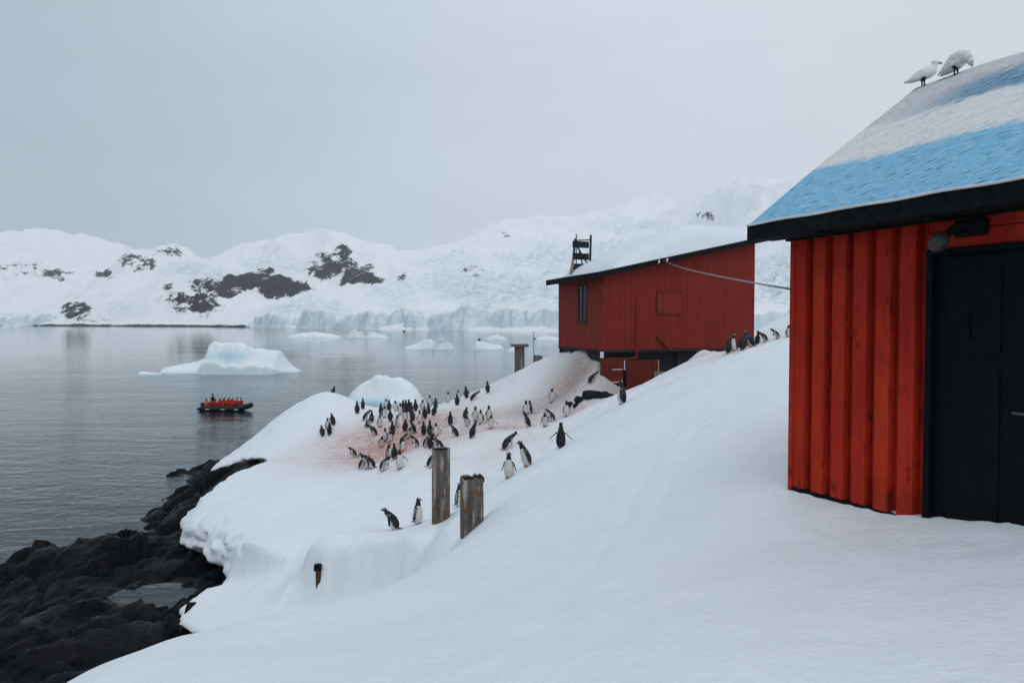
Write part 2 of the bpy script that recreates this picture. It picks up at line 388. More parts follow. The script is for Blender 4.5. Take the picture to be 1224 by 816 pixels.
def snow_z(x, y):
    z = snow_tps(x, y)
    f2_, a2_ = face_dist(x, y, FACE2)
    f2_ = f2_ + .16 * fbm(x * 1.2, y * 1.2, 26, 3)
    z = z + .55 * (np.tanh(f2_ / .12) - np.tanh(f2_ / 1.1)) * (1 - sstep(.35, 1.0, a2_))
    fd, fa = face_dist(x, y)
    fd = fd + .12 * fbm(x * 1.1, y * 1.1, 6, 3)
    z = z + .80 * (np.tanh(fd / .12) - np.tanh(fd / .85)) * sstep(0, .12, fa) * (1 - sstep(.72, 1.0, fa))
    far = sstep(4, 30, y)
    z = z + (0.022 + 0.06 * far) * fbm(x * 0.55, y * 0.55, 0, 3) + (0.010 + 0.026 * far) * fbm(x * 1.9, y * 1.9, 4, 4, .6)
    tr = np.clip(blob_mask(x, y, STAIN) + blob_mask(x, y, DIRT), 0, 1)
    z = z + tr * (0.085 * fbm(x * 2.6, y * 2.6, 7, 3) + 0.02)
    # trodden, clumpy snow along the hut wall and door, pecked snow elsewhere
    hm = np.exp(-((((x - 3.1) * .906 + (y - 5.2) * .423) + .35) / .75) ** 2) * np.exp(-((((x - 3.1) * .423 - (y - 5.2) * .906) - .2) / 2.2) ** 2)
    z = z + hm * (.030 * fbm(x * 3.1, y * 3.1, 21, 3) + .016 * fbm(x * 8, y * 8, 22, 2))
    pk = sstep(.30, .55, fbm(x * .35, y * .35, 31, 2))
    z = z + pk * .012 * fbm(x * 5, y * 5, 33, 2)
    for (ux, uy, wx_, wy_) in TRAILS:                   # waddle trails
        dx, dy = wx_ - ux, wy_ - uy; L_ = math.hypot(dx, dy)
        a_ = ((x - ux) * dx + (y - uy) * dy) / L_; b_ = (-(x - ux) * dy + (y - uy) * dx) / L_ + .12 * np.sin(a_ * 1.7)
        on = (a_ > 0) & (a_ < L_)
        z = z - on * .035 * np.exp(-(b_ / .11) ** 2) * (.55 + .45 * np.sin(a_ * 21))
    # old sledge track up the near slope
    for off in (0.0, .42):
        bt = np.full(np.shape(x), 9.0)
        for (ax, ay), (bx, by) in zip(TRACK[:-1], TRACK[1:]):
            dx, dy = bx - ax, by - ay; t = np.clip(((x - off - ax) * dx + (y - ay) * dy) / (dx * dx + dy * dy), 0, 1)
            bt = np.minimum(bt, np.hypot(x - off - ax - t * dx, y - ay - t * dy))
        z = z - .036 * np.exp(-(bt / .10) ** 2) * (.4 + .6 * sstep(-.2, .5, fbm(x * .8, y * .8, 12, 2)))
    # wind ripples
    z = z + .010 * fbm(x * 1.1 + y * .5, y * 3.2 - x * 1.2, 15, 3) * (1 - .5 * far)
    px, py, pz = PILE[0]
    z = z + 0.7 * np.exp(-(((x - px) / .8) ** 2 + ((y - py) / .8) ** 2))
    return z

xs = np.concatenate([np.arange(-24, -6, .16), np.arange(-6, 6, .085), np.arange(6, 20, .17), np.arange(20, 62, 1.0)])
ys = np.concatenate([np.arange(-18, 1, .5), np.arange(1, 9, .075), np.arange(9, 25, .11), np.arange(25, 58, .17), np.arange(58, 92, .8)])
GX, GY = np.meshgrid(xs, ys, indexing='ij')
GZ = snow_z(GX, GY)
GD = edge_dist(GX, GY)
def build_snow():
    z = GZ - 0.04 * (1 - sstep(1.25, 1.6, GD))
    V = np.stack([GX.ravel(), GY.ravel(), z.ravel()], 1)
    F = grid_faces(len(xs), len(ys))
    keep = (GD.ravel()[F] > 1.2).all(1) & (GZ.ravel()[F] > -1.0).any(1)
    V2, F2, used = compact(V, F[keep])
    me = mesh_np('snow_ground', V2, F2)
    attr(me, 'stain', np.clip(blob_mask(V2[:, 0], V2[:, 1], STAIN), 0, 1.2)); attr(me, 'dirt', np.clip(blob_mask(V2[:, 0], V2[:, 1], DIRT), 0, 1))
    me.materials.append(M['snow'])
    tag(link(bpy.data.objects.new('snow_ground', me)), 'white snow slope falling from the huts to the shore', None, None, 'structure')
build_snow()
def gz(x, y):
    """height of the snow grid (bilinear)"""
    i = int(np.clip(np.searchsorted(xs, x) - 1, 0, len(xs) - 2)); j = int(np.clip(np.searchsorted(ys, y) - 1, 0, len(ys) - 2))
    a = (x - xs[i]) / (xs[i + 1] - xs[i]); b = (y - ys[j]) / (ys[j + 1] - ys[j])
    return float(GZ[i, j] * (1 - a) * (1 - b) + GZ[i + 1, j] * a * (1 - b) + GZ[i, j + 1] * (1 - a) * b + GZ[i + 1, j + 1] * a * b)
def hit(u, v, y0=3.0, y1=60.0):
    """where the sight line through a pixel of the photograph first meets the snow"""
    d = ray(u, v); d = d / d[1]
    y = y0; st = 0.03
    while y < y1:
        if EYE + d[2] * y < gz(d[0] * y, y): return (d[0] * y, y, gz(d[0] * y, y))
        y += st
    return None

# ---- rocks of the shore
R_ = [(at(0, 692, 26.5)), at(75, 650, 24), at(30, 668, 24.5), at(0, 742, 20), at(0, 816, 14), at(100, 702, 20), at(150, 660, 24.5), at(160, 692, 22), at(190, 709, 20.5), at(130, 780, 15.8),
      at(180, 752, 17.8), at(60, 780, 16), at(165, 652, 30), at(160, 607, 37), at(210, 565, 45), at(230, 592, 36), at(200, 642, 29), at(250, 664, 25), at(268, 692, 22.5), at(240, 722, 20),
      at(250, 562, 43), at(290, 557, 39), at(306, 552, 38), at(185, 606, 36.5), at(215, 620, 31),
      W(-25, 27, -13), W(-23, 33, -12.5), W(-22.5, 40, -12.5), W(-24, 47, -13), W(-18, 51, -11.8), W(-10, 60, -12), W(-26, 15, -11.5), W(-30, 8, -12), W(-17.5, 30, -10.9), W(-30, 60, -15), W(0, 66, -13), W(30, 90, -13),
      W(-5, 20, -8.2), W(-4, 30, -8.6), W(-7, 38, -8.6), W(-4, 10, -7.5), W(-7, 5, -7), W(-8, 0, -7), W(-11, 44, -8.6), W(-12, -10, -8), W(-16, 5, -8.5), W(-3, 48, -9), W(5, 58, -11), W(5, 40, -9), W(0, 0, -7), W(-22, -5, -11)]
rock_tps = TPS(R_, reg=0.01)
def rock_z(x, y):
    z = rock_tps(x, y)
    wx = x + 0.5 * fbm(x * .5, y * .5, 3, 2); wy = y + 0.5 * fbm(x * .5, y * .5, 8, 2)
    ax, ay = wx * .42 + wy * .91, (-wx * .91 + wy * .42) * 1.9      # slabs lie along the shore
    f1, e1 = facet(ax, ay, 2.6, 1, .55); f2, e2 = facet(ax + 5, ay + 3, .95, 9, .6); f3, e3 = facet(wx, wy, .36, 21, .6)
    z = z + f1 * .46 + f2 * .32 + f3 * .10 + .16 * fbm(x * .9, y * .9, 2, 4)
    z = z - .16 * np.exp(-(e1 / .06) ** 2) - .07 * np.exp(-(e2 / .07) ** 2)
    pool = np.exp(-(((x - POOL[0]) / 1.5) ** 2 + ((y - POOL[1]) / 1.15) ** 2))
    return z - .45 * pool
POOL = at(188, 707, 20.5)
def build_rock():
    x = np.arange(-30, -2, .105); y = np.arange(3, 62, .125)
    X, Y = np.meshgrid(x, y, indexing='ij'); Z = rock_z(X, Y)
    V = np.stack([X.ravel(), Y.ravel(), Z.ravel()], 1); F = grid_faces(len(x), len(y))
    d = edge_dist(X, Y).ravel(); Z = Z - np.clip(d.reshape(Z.shape) - .2, 0, 2.5) * .75
    V[:, 2] = Z.ravel()
    keep = (Z.ravel()[F] > -1.2).any(1) & (d[F] < 2.5).any(1)
    V2, F2, u = compact(V, F[keep])
    me = mesh_np('shore_rock', V2, F2); me.materials.append(M['rock'])
    tag(link(bpy.data.objects.new('shore_rock', me)), 'dark wet rocks along the shore below the snow', None, None, 'structure')
    # tide pool
    px, py = POOL[0], POOL[1]; zc = rock_tps(np.array([px]), np.array([py]))[0] - .20
    n = 40; a = np.linspace(0, 2 * np.pi, n, endpoint=False)
    r = 1 + .15 * np.sin(3 * a + 1) + .1 * np.sin(5 * a)
    V = [(px, py, zc)] + [(px + 1.7 * r[i] * math.cos(a[i]), py + 1.3 * r[i] * math.sin(a[i]), zc) for i in range(n)]
    F = [(0, 1 + i, 1 + (i + 1) % n) for i in range(n)]
    me = mesh_np('tide_pool', V, F); me.materials.append(M['water'])
    tag(link(bpy.data.objects.new('tide_pool', me)), 'still pool of water in a hollow of the dark rocks', None, None, 'structure')
build_rock()

# ---- overhanging snow edge as a real volume (surface nets)
def surface_nets(f, o, h):
    s = f > 0
    nx, ny, nz = f.shape
    acc = np.zeros((nx - 1, ny - 1, nz - 1, 3), np.float32); cnt = np.zeros((nx - 1, ny - 1, nz - 1), np.float32)
    cor = [(i, j, k) for i in (0, 1) for j in (0, 1) for k in (0, 1)]
    sl = lambda q, n: slice(q, n - 1 + q)
    for a in cor:
        for ax in range(3):
            if a[ax]: continue
            b = list(a); b[ax] = 1
            A = (sl(a[0], nx), sl(a[1], ny), sl(a[2], nz)); B = (sl(b[0], nx), sl(b[1], ny), sl(b[2], nz))
            m = s[A] != s[B]
            idx = np.nonzero(m)
            fa = f[A][idx]; fb = f[B][idx]; t = fa / (fa - fb)
            for q in range(3):
                acc[..., q][idx] += a[q] + (t if q == ax else 0)
            cnt[idx] += 1
    on = cnt > 0
    ids = -np.ones(on.shape, int); ids[on] = np.arange(on.sum())
    P = np.argwhere(on) + acc[on] / cnt[on][:, None]
    V = P * h + np.array(o)
    F = []
    # faces for each crossing edge
    for ax in range(3):
        b = [0, 0, 0]; b[ax] = 1
        A = tuple(slice(0, n - q) for n, q in zip(f.shape, b)); B = tuple(slice(q, n) for n, q in zip(f.shape, b))
        cr = np.argwhere(s[A] != s[B])
        o1, o2 = [(1, 2), (2, 0), (0, 1)][ax]
        ok = (cr[:, o1] > 0) & (cr[:, o2] > 0) & (cr[:, o1] < f.shape[o1] - 1) & (cr[:, o2] < f.shape[o2] - 1)
        cr = cr[ok]
        def cell(p, q):
            c = cr.copy(); c[:, o1] -= p; c[:, o2] -= q
            return ids[c[:, 0], c[:, 1], c[:, 2]]
        quad = np.stack([cell(1, 1), cell(0, 1), cell(0, 0), cell(1, 0)], 1)
        flip = ~s[A][cr[:, 0], cr[:, 1], cr[:, 2]]
        quad[flip] = quad[flip][:, ::-1]
        F.append(quad)
    return V, np.concatenate(F)
def build_edge():
    h = .10
    x = np.arange(-20.5, -1.5, h); y = np.arange(6.5, 58, h); zz = np.arange(0.0, 7.0, h)
    X, Y = np.meshgrid(x, y, indexing='ij')
    zt = snow_z(X, Y); rz = rock_tps(X, Y); d = edge_dist(X, Y)
    d = d + .32 * fbm(X * .45, Y * .45, 5, 3)
    T = zt[:, :, None] - zz[None, None, :]
    H = zz[None, None, :] - rz[:, :, None]
    hh = np.clip(H / np.maximum(.6, (zt - rz))[:, :, None], 0, 1.2)
    over = .5 * np.sin(np.clip(hh, 0, 1) * np.pi * .9) - .45 * (1 - sstep(0, .38, hh))
    E = np.clip(d, -3, 3)[:, :, None] + over
    near = (np.abs(E) < .9) & (T > -.6)
    ix = np.nonzero(near)
    px, py, pz = x[ix[0]], y[ix[1]], zz[ix[2]]
    E[ix] += .30 * fbm(px * .8, py * .8, pz * 1.6, 3) + .14 * fbm(px * 2.0, py * 2.0, pz * 4.5, 3) + .05 * fbm(px * 5, py * 5, pz * 8, 2)
    r = .34                                     # rounded brim
    a, b = T / r, E / r
    f = np.where((a < 1) & (b < 1), 1 - np.sqrt(np.clip(1 - a, 0, None) ** 2 + np.clip(1 - b, 0, None) ** 2), np.minimum(np.minimum(a, b), 1.0))
    V, F = surface_nets(f.astype(np.float32), (x[0], y[0], zz[0]), h)
    dd = edge_dist(V[:, 0], V[:, 1])
    keep = (dd[F] < 1.75).all(1) & (dd[F] > -2.5).all(1)
    V, F, _ = compact(V, F[keep])
    me = mesh_np('snow_edge', V, F)
    attr(me, 'stain', np.clip(blob_mask(V[:, 0], V[:, 1], STAIN), 0, 1)); attr(me, 'dirt', np.zeros(len(V)))
    me.materials.append(M['snow'])
    tag(link(bpy.data.objects.new('snow_edge', me)), 'thick overhanging snow edge above the dark shore rocks', None, None, 'structure')
build_edge()

# ---- sea
def build_sea():
    me = mesh_np('sea', [(-3300, -600, 0), (3300, -600, 0), (3300, 3700, 0), (-3300, 3700, 0)], [(0, 1, 2, 3)])
    me.materials.append(M['water'])
    tag(link(bpy.data.objects.new('sea', me)), 'calm grey blue sea with fine ripples', None, None, 'structure')
build_sea()

# ------------------------------------------------------------------ mountains across the water
def mat_mountain():
    t = NT('snowy_mountain')
    v = t.coords()
    vs = t.coords((1, 1, 1.6))
    a = t.attr('rock').outputs['Fac']; ice = t.attr('ice').outputs['Fac']
    n1 = t.noise(vs, 0.018, 8, 0.66); n2 = t.noise(vs, 0.075, 6, 0.68); n3 = t.noise(v, 0.006, 5, 0.6)
    f = t.math('ADD', a, t.math('MULTIPLY', t.math('SUBTRACT', n1, 0.5), 2.1))
    f = t.math('ADD', f, t.math('MULTIPLY', t.math('SUBTRACT', n2, 0.5), 1.7))
    geo = t.node('ShaderNodeNewGeometry'); sn = t.node('ShaderNodeSeparateXYZ'); t.link(geo.outputs['Normal'], sn.inputs[0])
    f = t.math('ADD', f, t.math('MULTIPLY', t.math('SUBTRACT', 0.80, sn.outputs['Z']), 1.3))
    n5 = t.noise(vs, 0.22, 4, 0.6); f = t.math('ADD', f, t.math('MULTIPLY', t.math('SUBTRACT', n5, 0.5), 0.9))
    f = t.math('MULTIPLY', t.rng(f, 0.50, 0.62), t.rng(a, 0.06, 0.2))
    rockc = t.mix(t.rng(n2, 0.35, 0.65), (0.008, 0.012, 0.015), (0.035, 0.042, 0.048))
    icef = t.math('MULTIPLY', ice, t.rng(n2, 0.40, 0.66, 0.0, 1.0))
    snow = t.mix(icef, (0.86, 0.88, 0.90), (0.42, 0.57, 0.65))
    col = t.mix(f, snow, rockc)
    h = t.math('ADD', n1, t.math('MULTIPLY', n2, 0.35))
    return t.done(col, 0.8, t.bump(h, 0.7, 10.0), 0.15)
M['mountain'] = mat_mountain()
SH = [(-60, 388.6, 1750), (0, 389, 1600), (60, 389.3, 1500), (120, 389.6, 1430), (200, 390, 1350), (290, 391, 1180), (380, 392, 1010), (460, 393.3, 880), (540, 394.5, 780), (620, 395.8, 700), (700, 396.5, 655), (800, 397, 640), (950, 398, 600), (1224, 398, 560), (1400, 399, 520)]
def build_mountains():
    def mw(x, y, z): return (x, y, z)
    P = []
    shore = [at(u, v, Y) for u, v, Y in SH]
    for (x, y, z) in shore:
        P.append((x, y, 3.0)); P.append((x * (y - 110) / y, y - 110, -22.0)); P.append((x * (y - 420) / y, y - 420, -55.0))
    # silhouettes
    sil = [(-80, 300, 2650), (0, 291, 2650), (45, 283, 2650), (80, 281, 2650), (120, 287, 2620), (148, 298, 2580),
           (155, 300, 2050), (172, 296, 2050), (186, 300, 2060), (205, 295, 2060), (228, 297, 2080), (242, 306, 2000),
           (262, 304, 1800), (300, 293, 1780), (350, 284, 1760), (388, 279, 1750), (420, 286, 1720), (450, 298, 1700), (480, 303, 1720),
           (510, 300, 1800), (545, 291, 1880), (575, 279, 1950), (605, 268, 2000), (628, 263, 2000), (655, 268, 2050), (690, 262, 2050), (735, 254, 2050), (778, 243, 2050), (812, 252, 2000),
           (835, 262, 1650), (850, 244, 1400), (885, 226, 1350), (925, 221, 1350), (965, 218, 1350), (1100, 195, 1350), (1250, 180, 1300), (1450, 170, 1250)]
    for u, v, Y in sil:
        x, y, z = at(u, v, Y); P.append((x, y, z)); P.append((x * (y + 330) / y, y + 330, z - 130))
    mid = [(0, 345, 2100), (60, 340, 2100), (110, 345, 2000), (40, 372, 1720), (120, 365, 1560), (170, 345, 1700), (180, 325, 1900), (160, 312, 1960), (215, 318, 1950), (90, 370, 1600), (110, 352, 1750),
           (200, 372, 1430), (215, 345, 1500), (240, 330, 1560), (280, 326, 1590), (330, 330, 1580), (372, 345, 1520), (300, 358, 1470), (250, 372, 1400), (340, 365, 1300), (300, 310, 1680), (360, 305, 1660),
           (395, 300, 1640), (440, 320, 1620), (455, 340, 1520), (400, 335, 1540), (420, 360, 1250), (480, 350, 1350), (520, 330, 1560), (540, 355, 1150), (560, 318, 1650), (610, 300, 1760), (600, 335, 1350), (600, 358, 980),
           (650, 330, 1300), (660, 355, 950), (680, 290, 1800), (740, 285, 1750), (700, 330, 1200), (760, 330, 1150), (780, 270, 1850), (830, 300, 1350), (900, 270, 1150), (930, 320, 950), (940, 355, 780), (880, 340, 900), (1000, 300, 950), (1100, 280, 900), (1250, 300, 800)]
    P += [at(*q) for q in mid]
    tp = TPS(P, reg=0.0005, scale=500.0)
    x = np.arange(-2450, 1300, 6.0); y = np.arange(500, 3000, 6.0)
    X, Y = np.meshgrid(x, y, indexing='ij')
    Z = tp(X, Y)
    U = 612 + FPX * X / Y                       # bearing, as a plan angle
    AL = (Z - EYE) / Y * FPX                    # steepness above the sea
    def rockmask(b):
        m = np.zeros(X.shape)
        for (u, v, ru, rv, am) in b:
            m = np.maximum(m, am * np.clip(1.25 - ((U - u) / ru) ** 2 - ((AL - (384 - v)) / rv) ** 2, 0, 1))
        return m
    rocks = [(205, 350, 14, 12, .5), (222, 362, 22, 18, .7), (246, 366, 26, 17, .8), (250, 340, 30, 14, .7), (290, 338, 34, 13, 1.1), (335, 345, 40, 13, 1.35), (275, 347, 30, 10, .8), (365, 347, 18, 7, 1.1), (310, 333, 26, 8, .8),
             (385, 318, 22, 14, .68), (408, 306, 14, 8, .62), (430, 330, 26, 13, .85), (448, 336, 14, 9, .95), (410, 320, 30, 10, .6),
             (92, 372, 24, 13, .72), (118, 382, 20, 6, .6), (165, 316, 24, 12, .55), (205, 303, 24, 8, .5), (190, 300, 20, 8, .45), (30, 325, 46, 14, .42), (75, 330, 26, 10, .4), (480, 333, 10, 6, .6), (566, 326, 16, 4, .45), (605, 285, 9, 6, .55), (842, 258, 16, 5, .22), (125, 330, 16, 6, .5)]
    rm = rockmask(rocks)
    band = np.clip(AL / 30, 0, 1) * np.clip((Z - 2) / 20, 0, 1)
    Z = Z + band * (15 * fbm(X * .0045, Y * .0045, 0, 6, .55) + 13.0 * ridged(X * .007 + .3 * fbm(X * .01, Y * .01, 8, 2), Y * .0055, 3, 6, .58) - 15.0)
    cr = band * (0.25 + rm) * 1.0
    f1, e1 = facet(X + 20 * fbm(X * .02, Y * .02, 1, 2), Y, 55, 3, .55)
    f3, e3 = facet(X, Y, 24, 17, .6)
    Z = Z + np.clip(rm, 0, 1) * (f1 * .55 + f3 * .4 + 6 * ridged(X * .016, Y * .016, 5, 5) - 4)
    icem = np.clip(rockmask([(560, 340, 70, 20, .8), (640, 350, 60, 25, .8), (470, 350, 40, 18, .5), (700, 320, 60, 25, .6), (540, 312, 60, 10, .5), (925, 330, 60, 36, 1.0), (240, 325, 60, 8, .6), (320, 312, 40, 10, .5), (150, 372, 30, 10, .4), (640, 310, 70, 14, .7), (600, 345, 110, 18, .8), (690, 300, 80, 12, .5), (740, 270, 50, 8, .5), (370, 372, 60, 14, .8), (10, 382, 30, 8, 1.0), (345, 320, 40, 12, .4)]), 0, 1)
    f2, e2 = facet(X, Y * .6, 30, 13, .5)
    f4, e4 = facet(X + 15 * fbm(X * .02, Y * .02, 4, 2), Y * .45, 17, 23, .6)
    Z = Z + icem * band * (f2 * .55 + f4 * .5 - 5.0 * np.exp(-(e2 / .10) ** 2) - 3.0 * np.exp(-(e4 / .12) ** 2))
    V = np.stack([X.ravel(), Y.ravel(), Z.ravel()], 1); F = grid_faces(len(x), len(y))
    keep = (Z.ravel()[F] > -3).any(1) & (U.ravel()[F] > -260).all(1) & (U.ravel()[F] < 1600).all(1)
    V2, F2, used = compact(V, F[keep])
    me = mesh_np('mountains', V2, F2)
    low = np.clip(1 - (V2[:, 2] - 1.5) / 5.0, 0, 1) * 1.2          # bare rock just above the tide line
    left = (612 + FPX * V2[:, 0] / V2[:, 1]) < 300
    attr(me, 'rock', np.maximum(rm.ravel()[used], low * left)); attr(me, 'ice', icem.ravel()[used])
    me.materials.append(M['mountain'])
    tag(link(bpy.data.objects.new('mountains', me)), 'snow covered mountains with dark rock outcrops across the water', None, None, 'structure')
    return tp
mount_tps = build_mountains()

# ---- glacier front: broken ice cliff along the far shore
M['glacier'] = mat_ice('glacier_ice', (0.82, 0.86, 0.89), (0.42, 0.58, 0.66), 0.75, 0.05)
def build_glacier(name, us, label):
    pts = [at(*q) for q in SH if us[0] <= q[0] <= us[1]]
    pl = np.array([(p[0], p[1]) for p in pts])
    seg = np.linalg.norm(np.diff(pl, axis=0), axis=1); cum = np.concatenate([[0], np.cumsum(seg)])
    L = cum[-1]
    s = np.arange(0, L, 1.7); dpt = np.concatenate([np.arange(-6, 26, 1.0), np.arange(26, 130, 3.0)])
    Sg, D = np.meshgrid(s, dpt, indexing='ij')
    bx = np.interp(Sg, cum, pl[:, 0]); by = np.interp(Sg, cum, pl[:, 1])
    tx = np.gradient(np.interp(s, cum, pl[:, 0])); ty = np.gradient(np.interp(s, cum, pl[:, 1]))
    k = np.ones(41) / 41; tx = np.convolve(np.pad(tx, 20, 'edge'), k, 'valid'); ty = np.convolve(np.pad(ty, 20, 'edge'), k, 'valid')
    ln = np.hypot(tx, ty); nx_, ny_ = (-ty / ln)[:, None], (tx / ln)[:, None]
    off = 24 * fbm(Sg * .010, 0 * Sg, 1, 5)
    X = bx + nx_ * (D + off - 4); Y = by + ny_ * (D + off - 4)
    endf = sstep(0, 60, Sg) * (1 - sstep(L - 60, L, Sg))
    hc = (21 + 18 * fbm(Sg * .011, 0 * Sg + 2, 5, 4)) * (0.15 + .85 * endf)
    f1, e1 = facet(X, Y, 13, 31, .6); f2, e2 = facet(X, Y, 5.5, 77, .6)
    wob = 2.6 * fbm(X * .09, Y * .09, 2, 3)
    up = sstep(-1.5, 13, D + wob * 1.6 + f1 * .35)
    up = .45 * up + .55 * np.clip(np.floor(up * 4 + .5 + .35 * fbm(X * .1, Y * .1, 9, 2)) / 4, 0, 1)
    Zt = hc * up
    Zt = Zt + up * (f1 * .55 + f2 * .5 - 2.5 * np.exp(-(e1 / .09) ** 2)) * (1 - sstep(35, 110, D) * .7) - 1.0
    base = mount_tps(X, Y)
    back = sstep(30, 125, D)
    Z = np.where(D > 20, np.maximum(Zt * (1 - back) + (base - 4) * back, base - 4), Zt)
    V = np.stack([X.ravel(), Y.ravel(), Z.ravel()], 1)
    F = grid_faces(len(s), len(dpt))
    me = mesh_np(name, V, F, smooth=False)
    blue = np.clip(1.0 - up * .55 - .35 * np.clip(D / 40, 0, 1), 0, 1) * np.clip(.75 + .9 * fbm(X * .03, Y * .03, 3, 3), 0, 1.2) + .8 * np.exp(-(e1 / .1) ** 2)
    attr(me, 'blue', np.clip(blue, 0, 1).ravel())
    me.materials.append(M['glacier'])
    tag(link(bpy.data.objects.new(name, me)), label, None, None, 'structure')
build_glacier('glacier_front', (280, 1300), 'pale blue broken ice cliff of the glacier at the water')
build_glacier('ice_cliff', (-60, 60), 'low pale ice cliff at the foot of the far snow dome')

# ------------------------------------------------------------------ mesh building for objects
class MB:
    def __init__(self): self.v = []; self.f = []
    def add(self, vs, fs):
        o = len(self.v); self.v += [tuple(map(float, p)) for p in vs]; self.f += [tuple(i + o for i in q) for q in fs]; return self
    def box(self, a, b):
        (x0, y0, z0), (x1, y1, z1) = a, b
        return self.add([(x0, y0, z0), (x1, y0, z0), (x1, y1, z0), (x0, y1, z0), (x0, y0, z1), (x1, y0, z1), (x1, y1, z1), (x0, y1, z1)],
                        [(0, 3, 2, 1), (4, 5, 6, 7), (0, 1, 5, 4), (1, 2, 6, 5), (2, 3, 7, 6), (3, 0, 4, 7)])
    def prism(self, poly, axis, a, b):
        """poly in the two other axes (cyclic order), pulled from a to b along axis"""
        def P(p, t):
            q = [0, 0, 0]; q[axis] = t; q[(axis + 1) % 3] = p[0]; q[(axis + 2) % 3] = p[1]; return tuple(q)
        n = len(poly)
        return self.add([P(p, a) for p in poly] + [P(p, b) for p in poly],
                        [tuple(range(n))[::-1], tuple(range(n, 2 * n))] + [(i, (i + 1) % n, n + (i + 1) % n, n + i) for i in range(n)])
    def tube(self, pts, r, n=8, cap=True):
        pts = [Vector(p) for p in pts]; rs = r if isinstance(r, (list, tuple)) else [r] * len(pts)
        vs = []; up = None
        for i, p in enumerate(pts):
            t = (pts[min(i + 1, len(pts) - 1)] - pts[max(i - 1, 0)]).normalized()
            if up is None:
                up = Vector((0, 0, 1)) if abs(t.z) < .9 else Vector((1, 0, 0))
            s = t.cross(up).normalized(); up = s.cross(t).normalized()
            for k in range(n):
                a = 2 * math.pi * k / n
                vs.append(p + (s * math.cos(a) + up * math.sin(a)) * rs[i])
        fs = [(i * n + k, i * n + (k + 1) % n, (i + 1) * n + (k + 1) % n, (i + 1) * n + k) for i in range(len(pts) - 1) for k in range(n)]
        if cap: fs += [tuple(range(n))[::-1], tuple(range((len(pts) - 1) * n, len(pts) * n))]
        return self.add(vs, fs)
    def bar(self, a, b, w, h=None):
        """square bar from a to b"""
        a, b = Vector(a), Vector(b); h = h or w
        t = (b - a).normalized(); up = Vector((0, 0, 1)) if abs(t.z) < .9 else Vector((0, 1, 0))
        s = t.cross(up).normalized() * w / 2; q = s.cross(t).normalized() * h / 2
        vs = [p + i * s + j * q for p in (a, b) for i, j in ((-1, -1), (1, -1), (1, 1), (-1, 1))]
        return self.add(vs, [(0, 3, 2, 1), (4, 5, 6, 7), (0, 1, 5, 4), (1, 2, 6, 5), (2, 3, 7, 6), (3, 0, 4, 7)])
    def mesh(self, name, mat, bevel=0.0, smooth=False, seg=2):
        bm = bmesh.new(); vv = [bm.verts.new(p) for p in self.v]
        for q in self.f:
            try: bm.faces.new([vv[i] for i in q])
            except ValueError: pass
        bmesh.ops.recalc_face_normals(bm, faces=bm.faces)
        if bevel: bmesh.ops.bevel(bm, geom=list(bm.edges), offset=bevel, segments=seg, affect='EDGES', profile=.6)
        me = bpy.data.meshes.new(name); bm.to_mesh(me); bm.free()
        if smooth: me.polygons.foreach_set('use_smooth', np.ones(len(me.polygons), bool))
        me.materials.append(mat); return me
    def build(self, name, mat, parent=None, **kw):
        return link(bpy.data.objects.new(name, self.mesh(name, mat, **kw)), parent)

def mat_red(name, base, dark, orange, streak=5.0, dirt=0.45):
    t = NT(name)
    v = t.coords(); vs = t.coords((6, 6, 0.5)); vf = t.coords((14, 14, 2.5))
    n1 = t.noise(v, 1.3, 6, 0.65); n2 = t.noise(vs, 1.0, 6, 0.65); n3 = t.noise(vf, 1.8, 6, 0.7); n4 = t.noise(v, 11, 6, .7)
    col = t.mix(t.rng(n2, 0.34, 0.66), base, orange)
    col = t.mix(t.rng(n1, 0.45, 0.72, 0, dirt), col, dark)
    col = t.mix(t.rng(n3, 0.56, 0.72, 0, dirt), col, dark)
    n5 = t.noise(t.coords((9, 9, 3)), 1.0, 6, .7); col = t.mix(t.rng(n5, 0.57, 0.66, 0, dirt * 1.2), col, dark)
    col = t.mix(t.rng(n4, 0.64, 0.70, 0, .8), col, (0.025, 0.015, 0.012))
    return t.done(col, t.rng(n3, .3, .7, .5, .75), t.bump(n3, .35, .006), .09)
M['hut_red'] = mat_red('hut_red_paint', (0.41, 0.020, 0.013), (0.09, 0.011, 0.009), (0.50, 0.042, 0.016), dirt=.6)
M['house_red'] = mat_red('house_red_paint', (0.215, 0.026, 0.019), (0.115, 0.018, 0.014), (0.245, 0.033, 0.022), dirt=.45)
M['rust_red'] = mat_red('rusty_red_paint', (0.12, 0.020, 0.014), (0.055, 0.012, 0.010), (0.15, 0.030, 0.02))
M['black'] = plain('black_door_paint', (0.0030, 0.0046, 0.0080), .6, .35, 9, .3, .004, 0.0, .10)
M['tar'] = plain('tarred_timber', (0.009, 0.0115, 0.013), .85, .6, 14, 1.0, .03, 0.0, .12)
M['dark_wood'] = plain('dark_weathered_wood', (0.022, 0.024, 0.027), .85, .5, 7, .5, .01)
M['grey_wood'] = plain('grey_bare_wood', (0.20, 0.19, 0.18), .85, .3, 9, .5, .01)
M['stake_wood'] = plain('brown_stake_wood', (0.07, 0.035, 0.022), .85, .5, 14, .5, .01)
M['tan_wood'] = plain('pale_bare_wood', (0.33, 0.24, 0.19), .85, .25, 9, .5, .01)
M['white_trim'] = plain('white_trim', (0.68, 0.70, 0.71), .7, .12, 9, .2)
M['metal'] = plain('dull_metal', (0.12, 0.125, 0.13), .5, .2, 30, .1, .002, .8)
M['glass_globe'] = plain('dusty_glass', (0.05, 0.042, 0.042), .3, .3, 20, .1, .003)
M['cable'] = plain('grey_cable', (0.25, 0.26, 0.27), .6, .15, 30, .1)
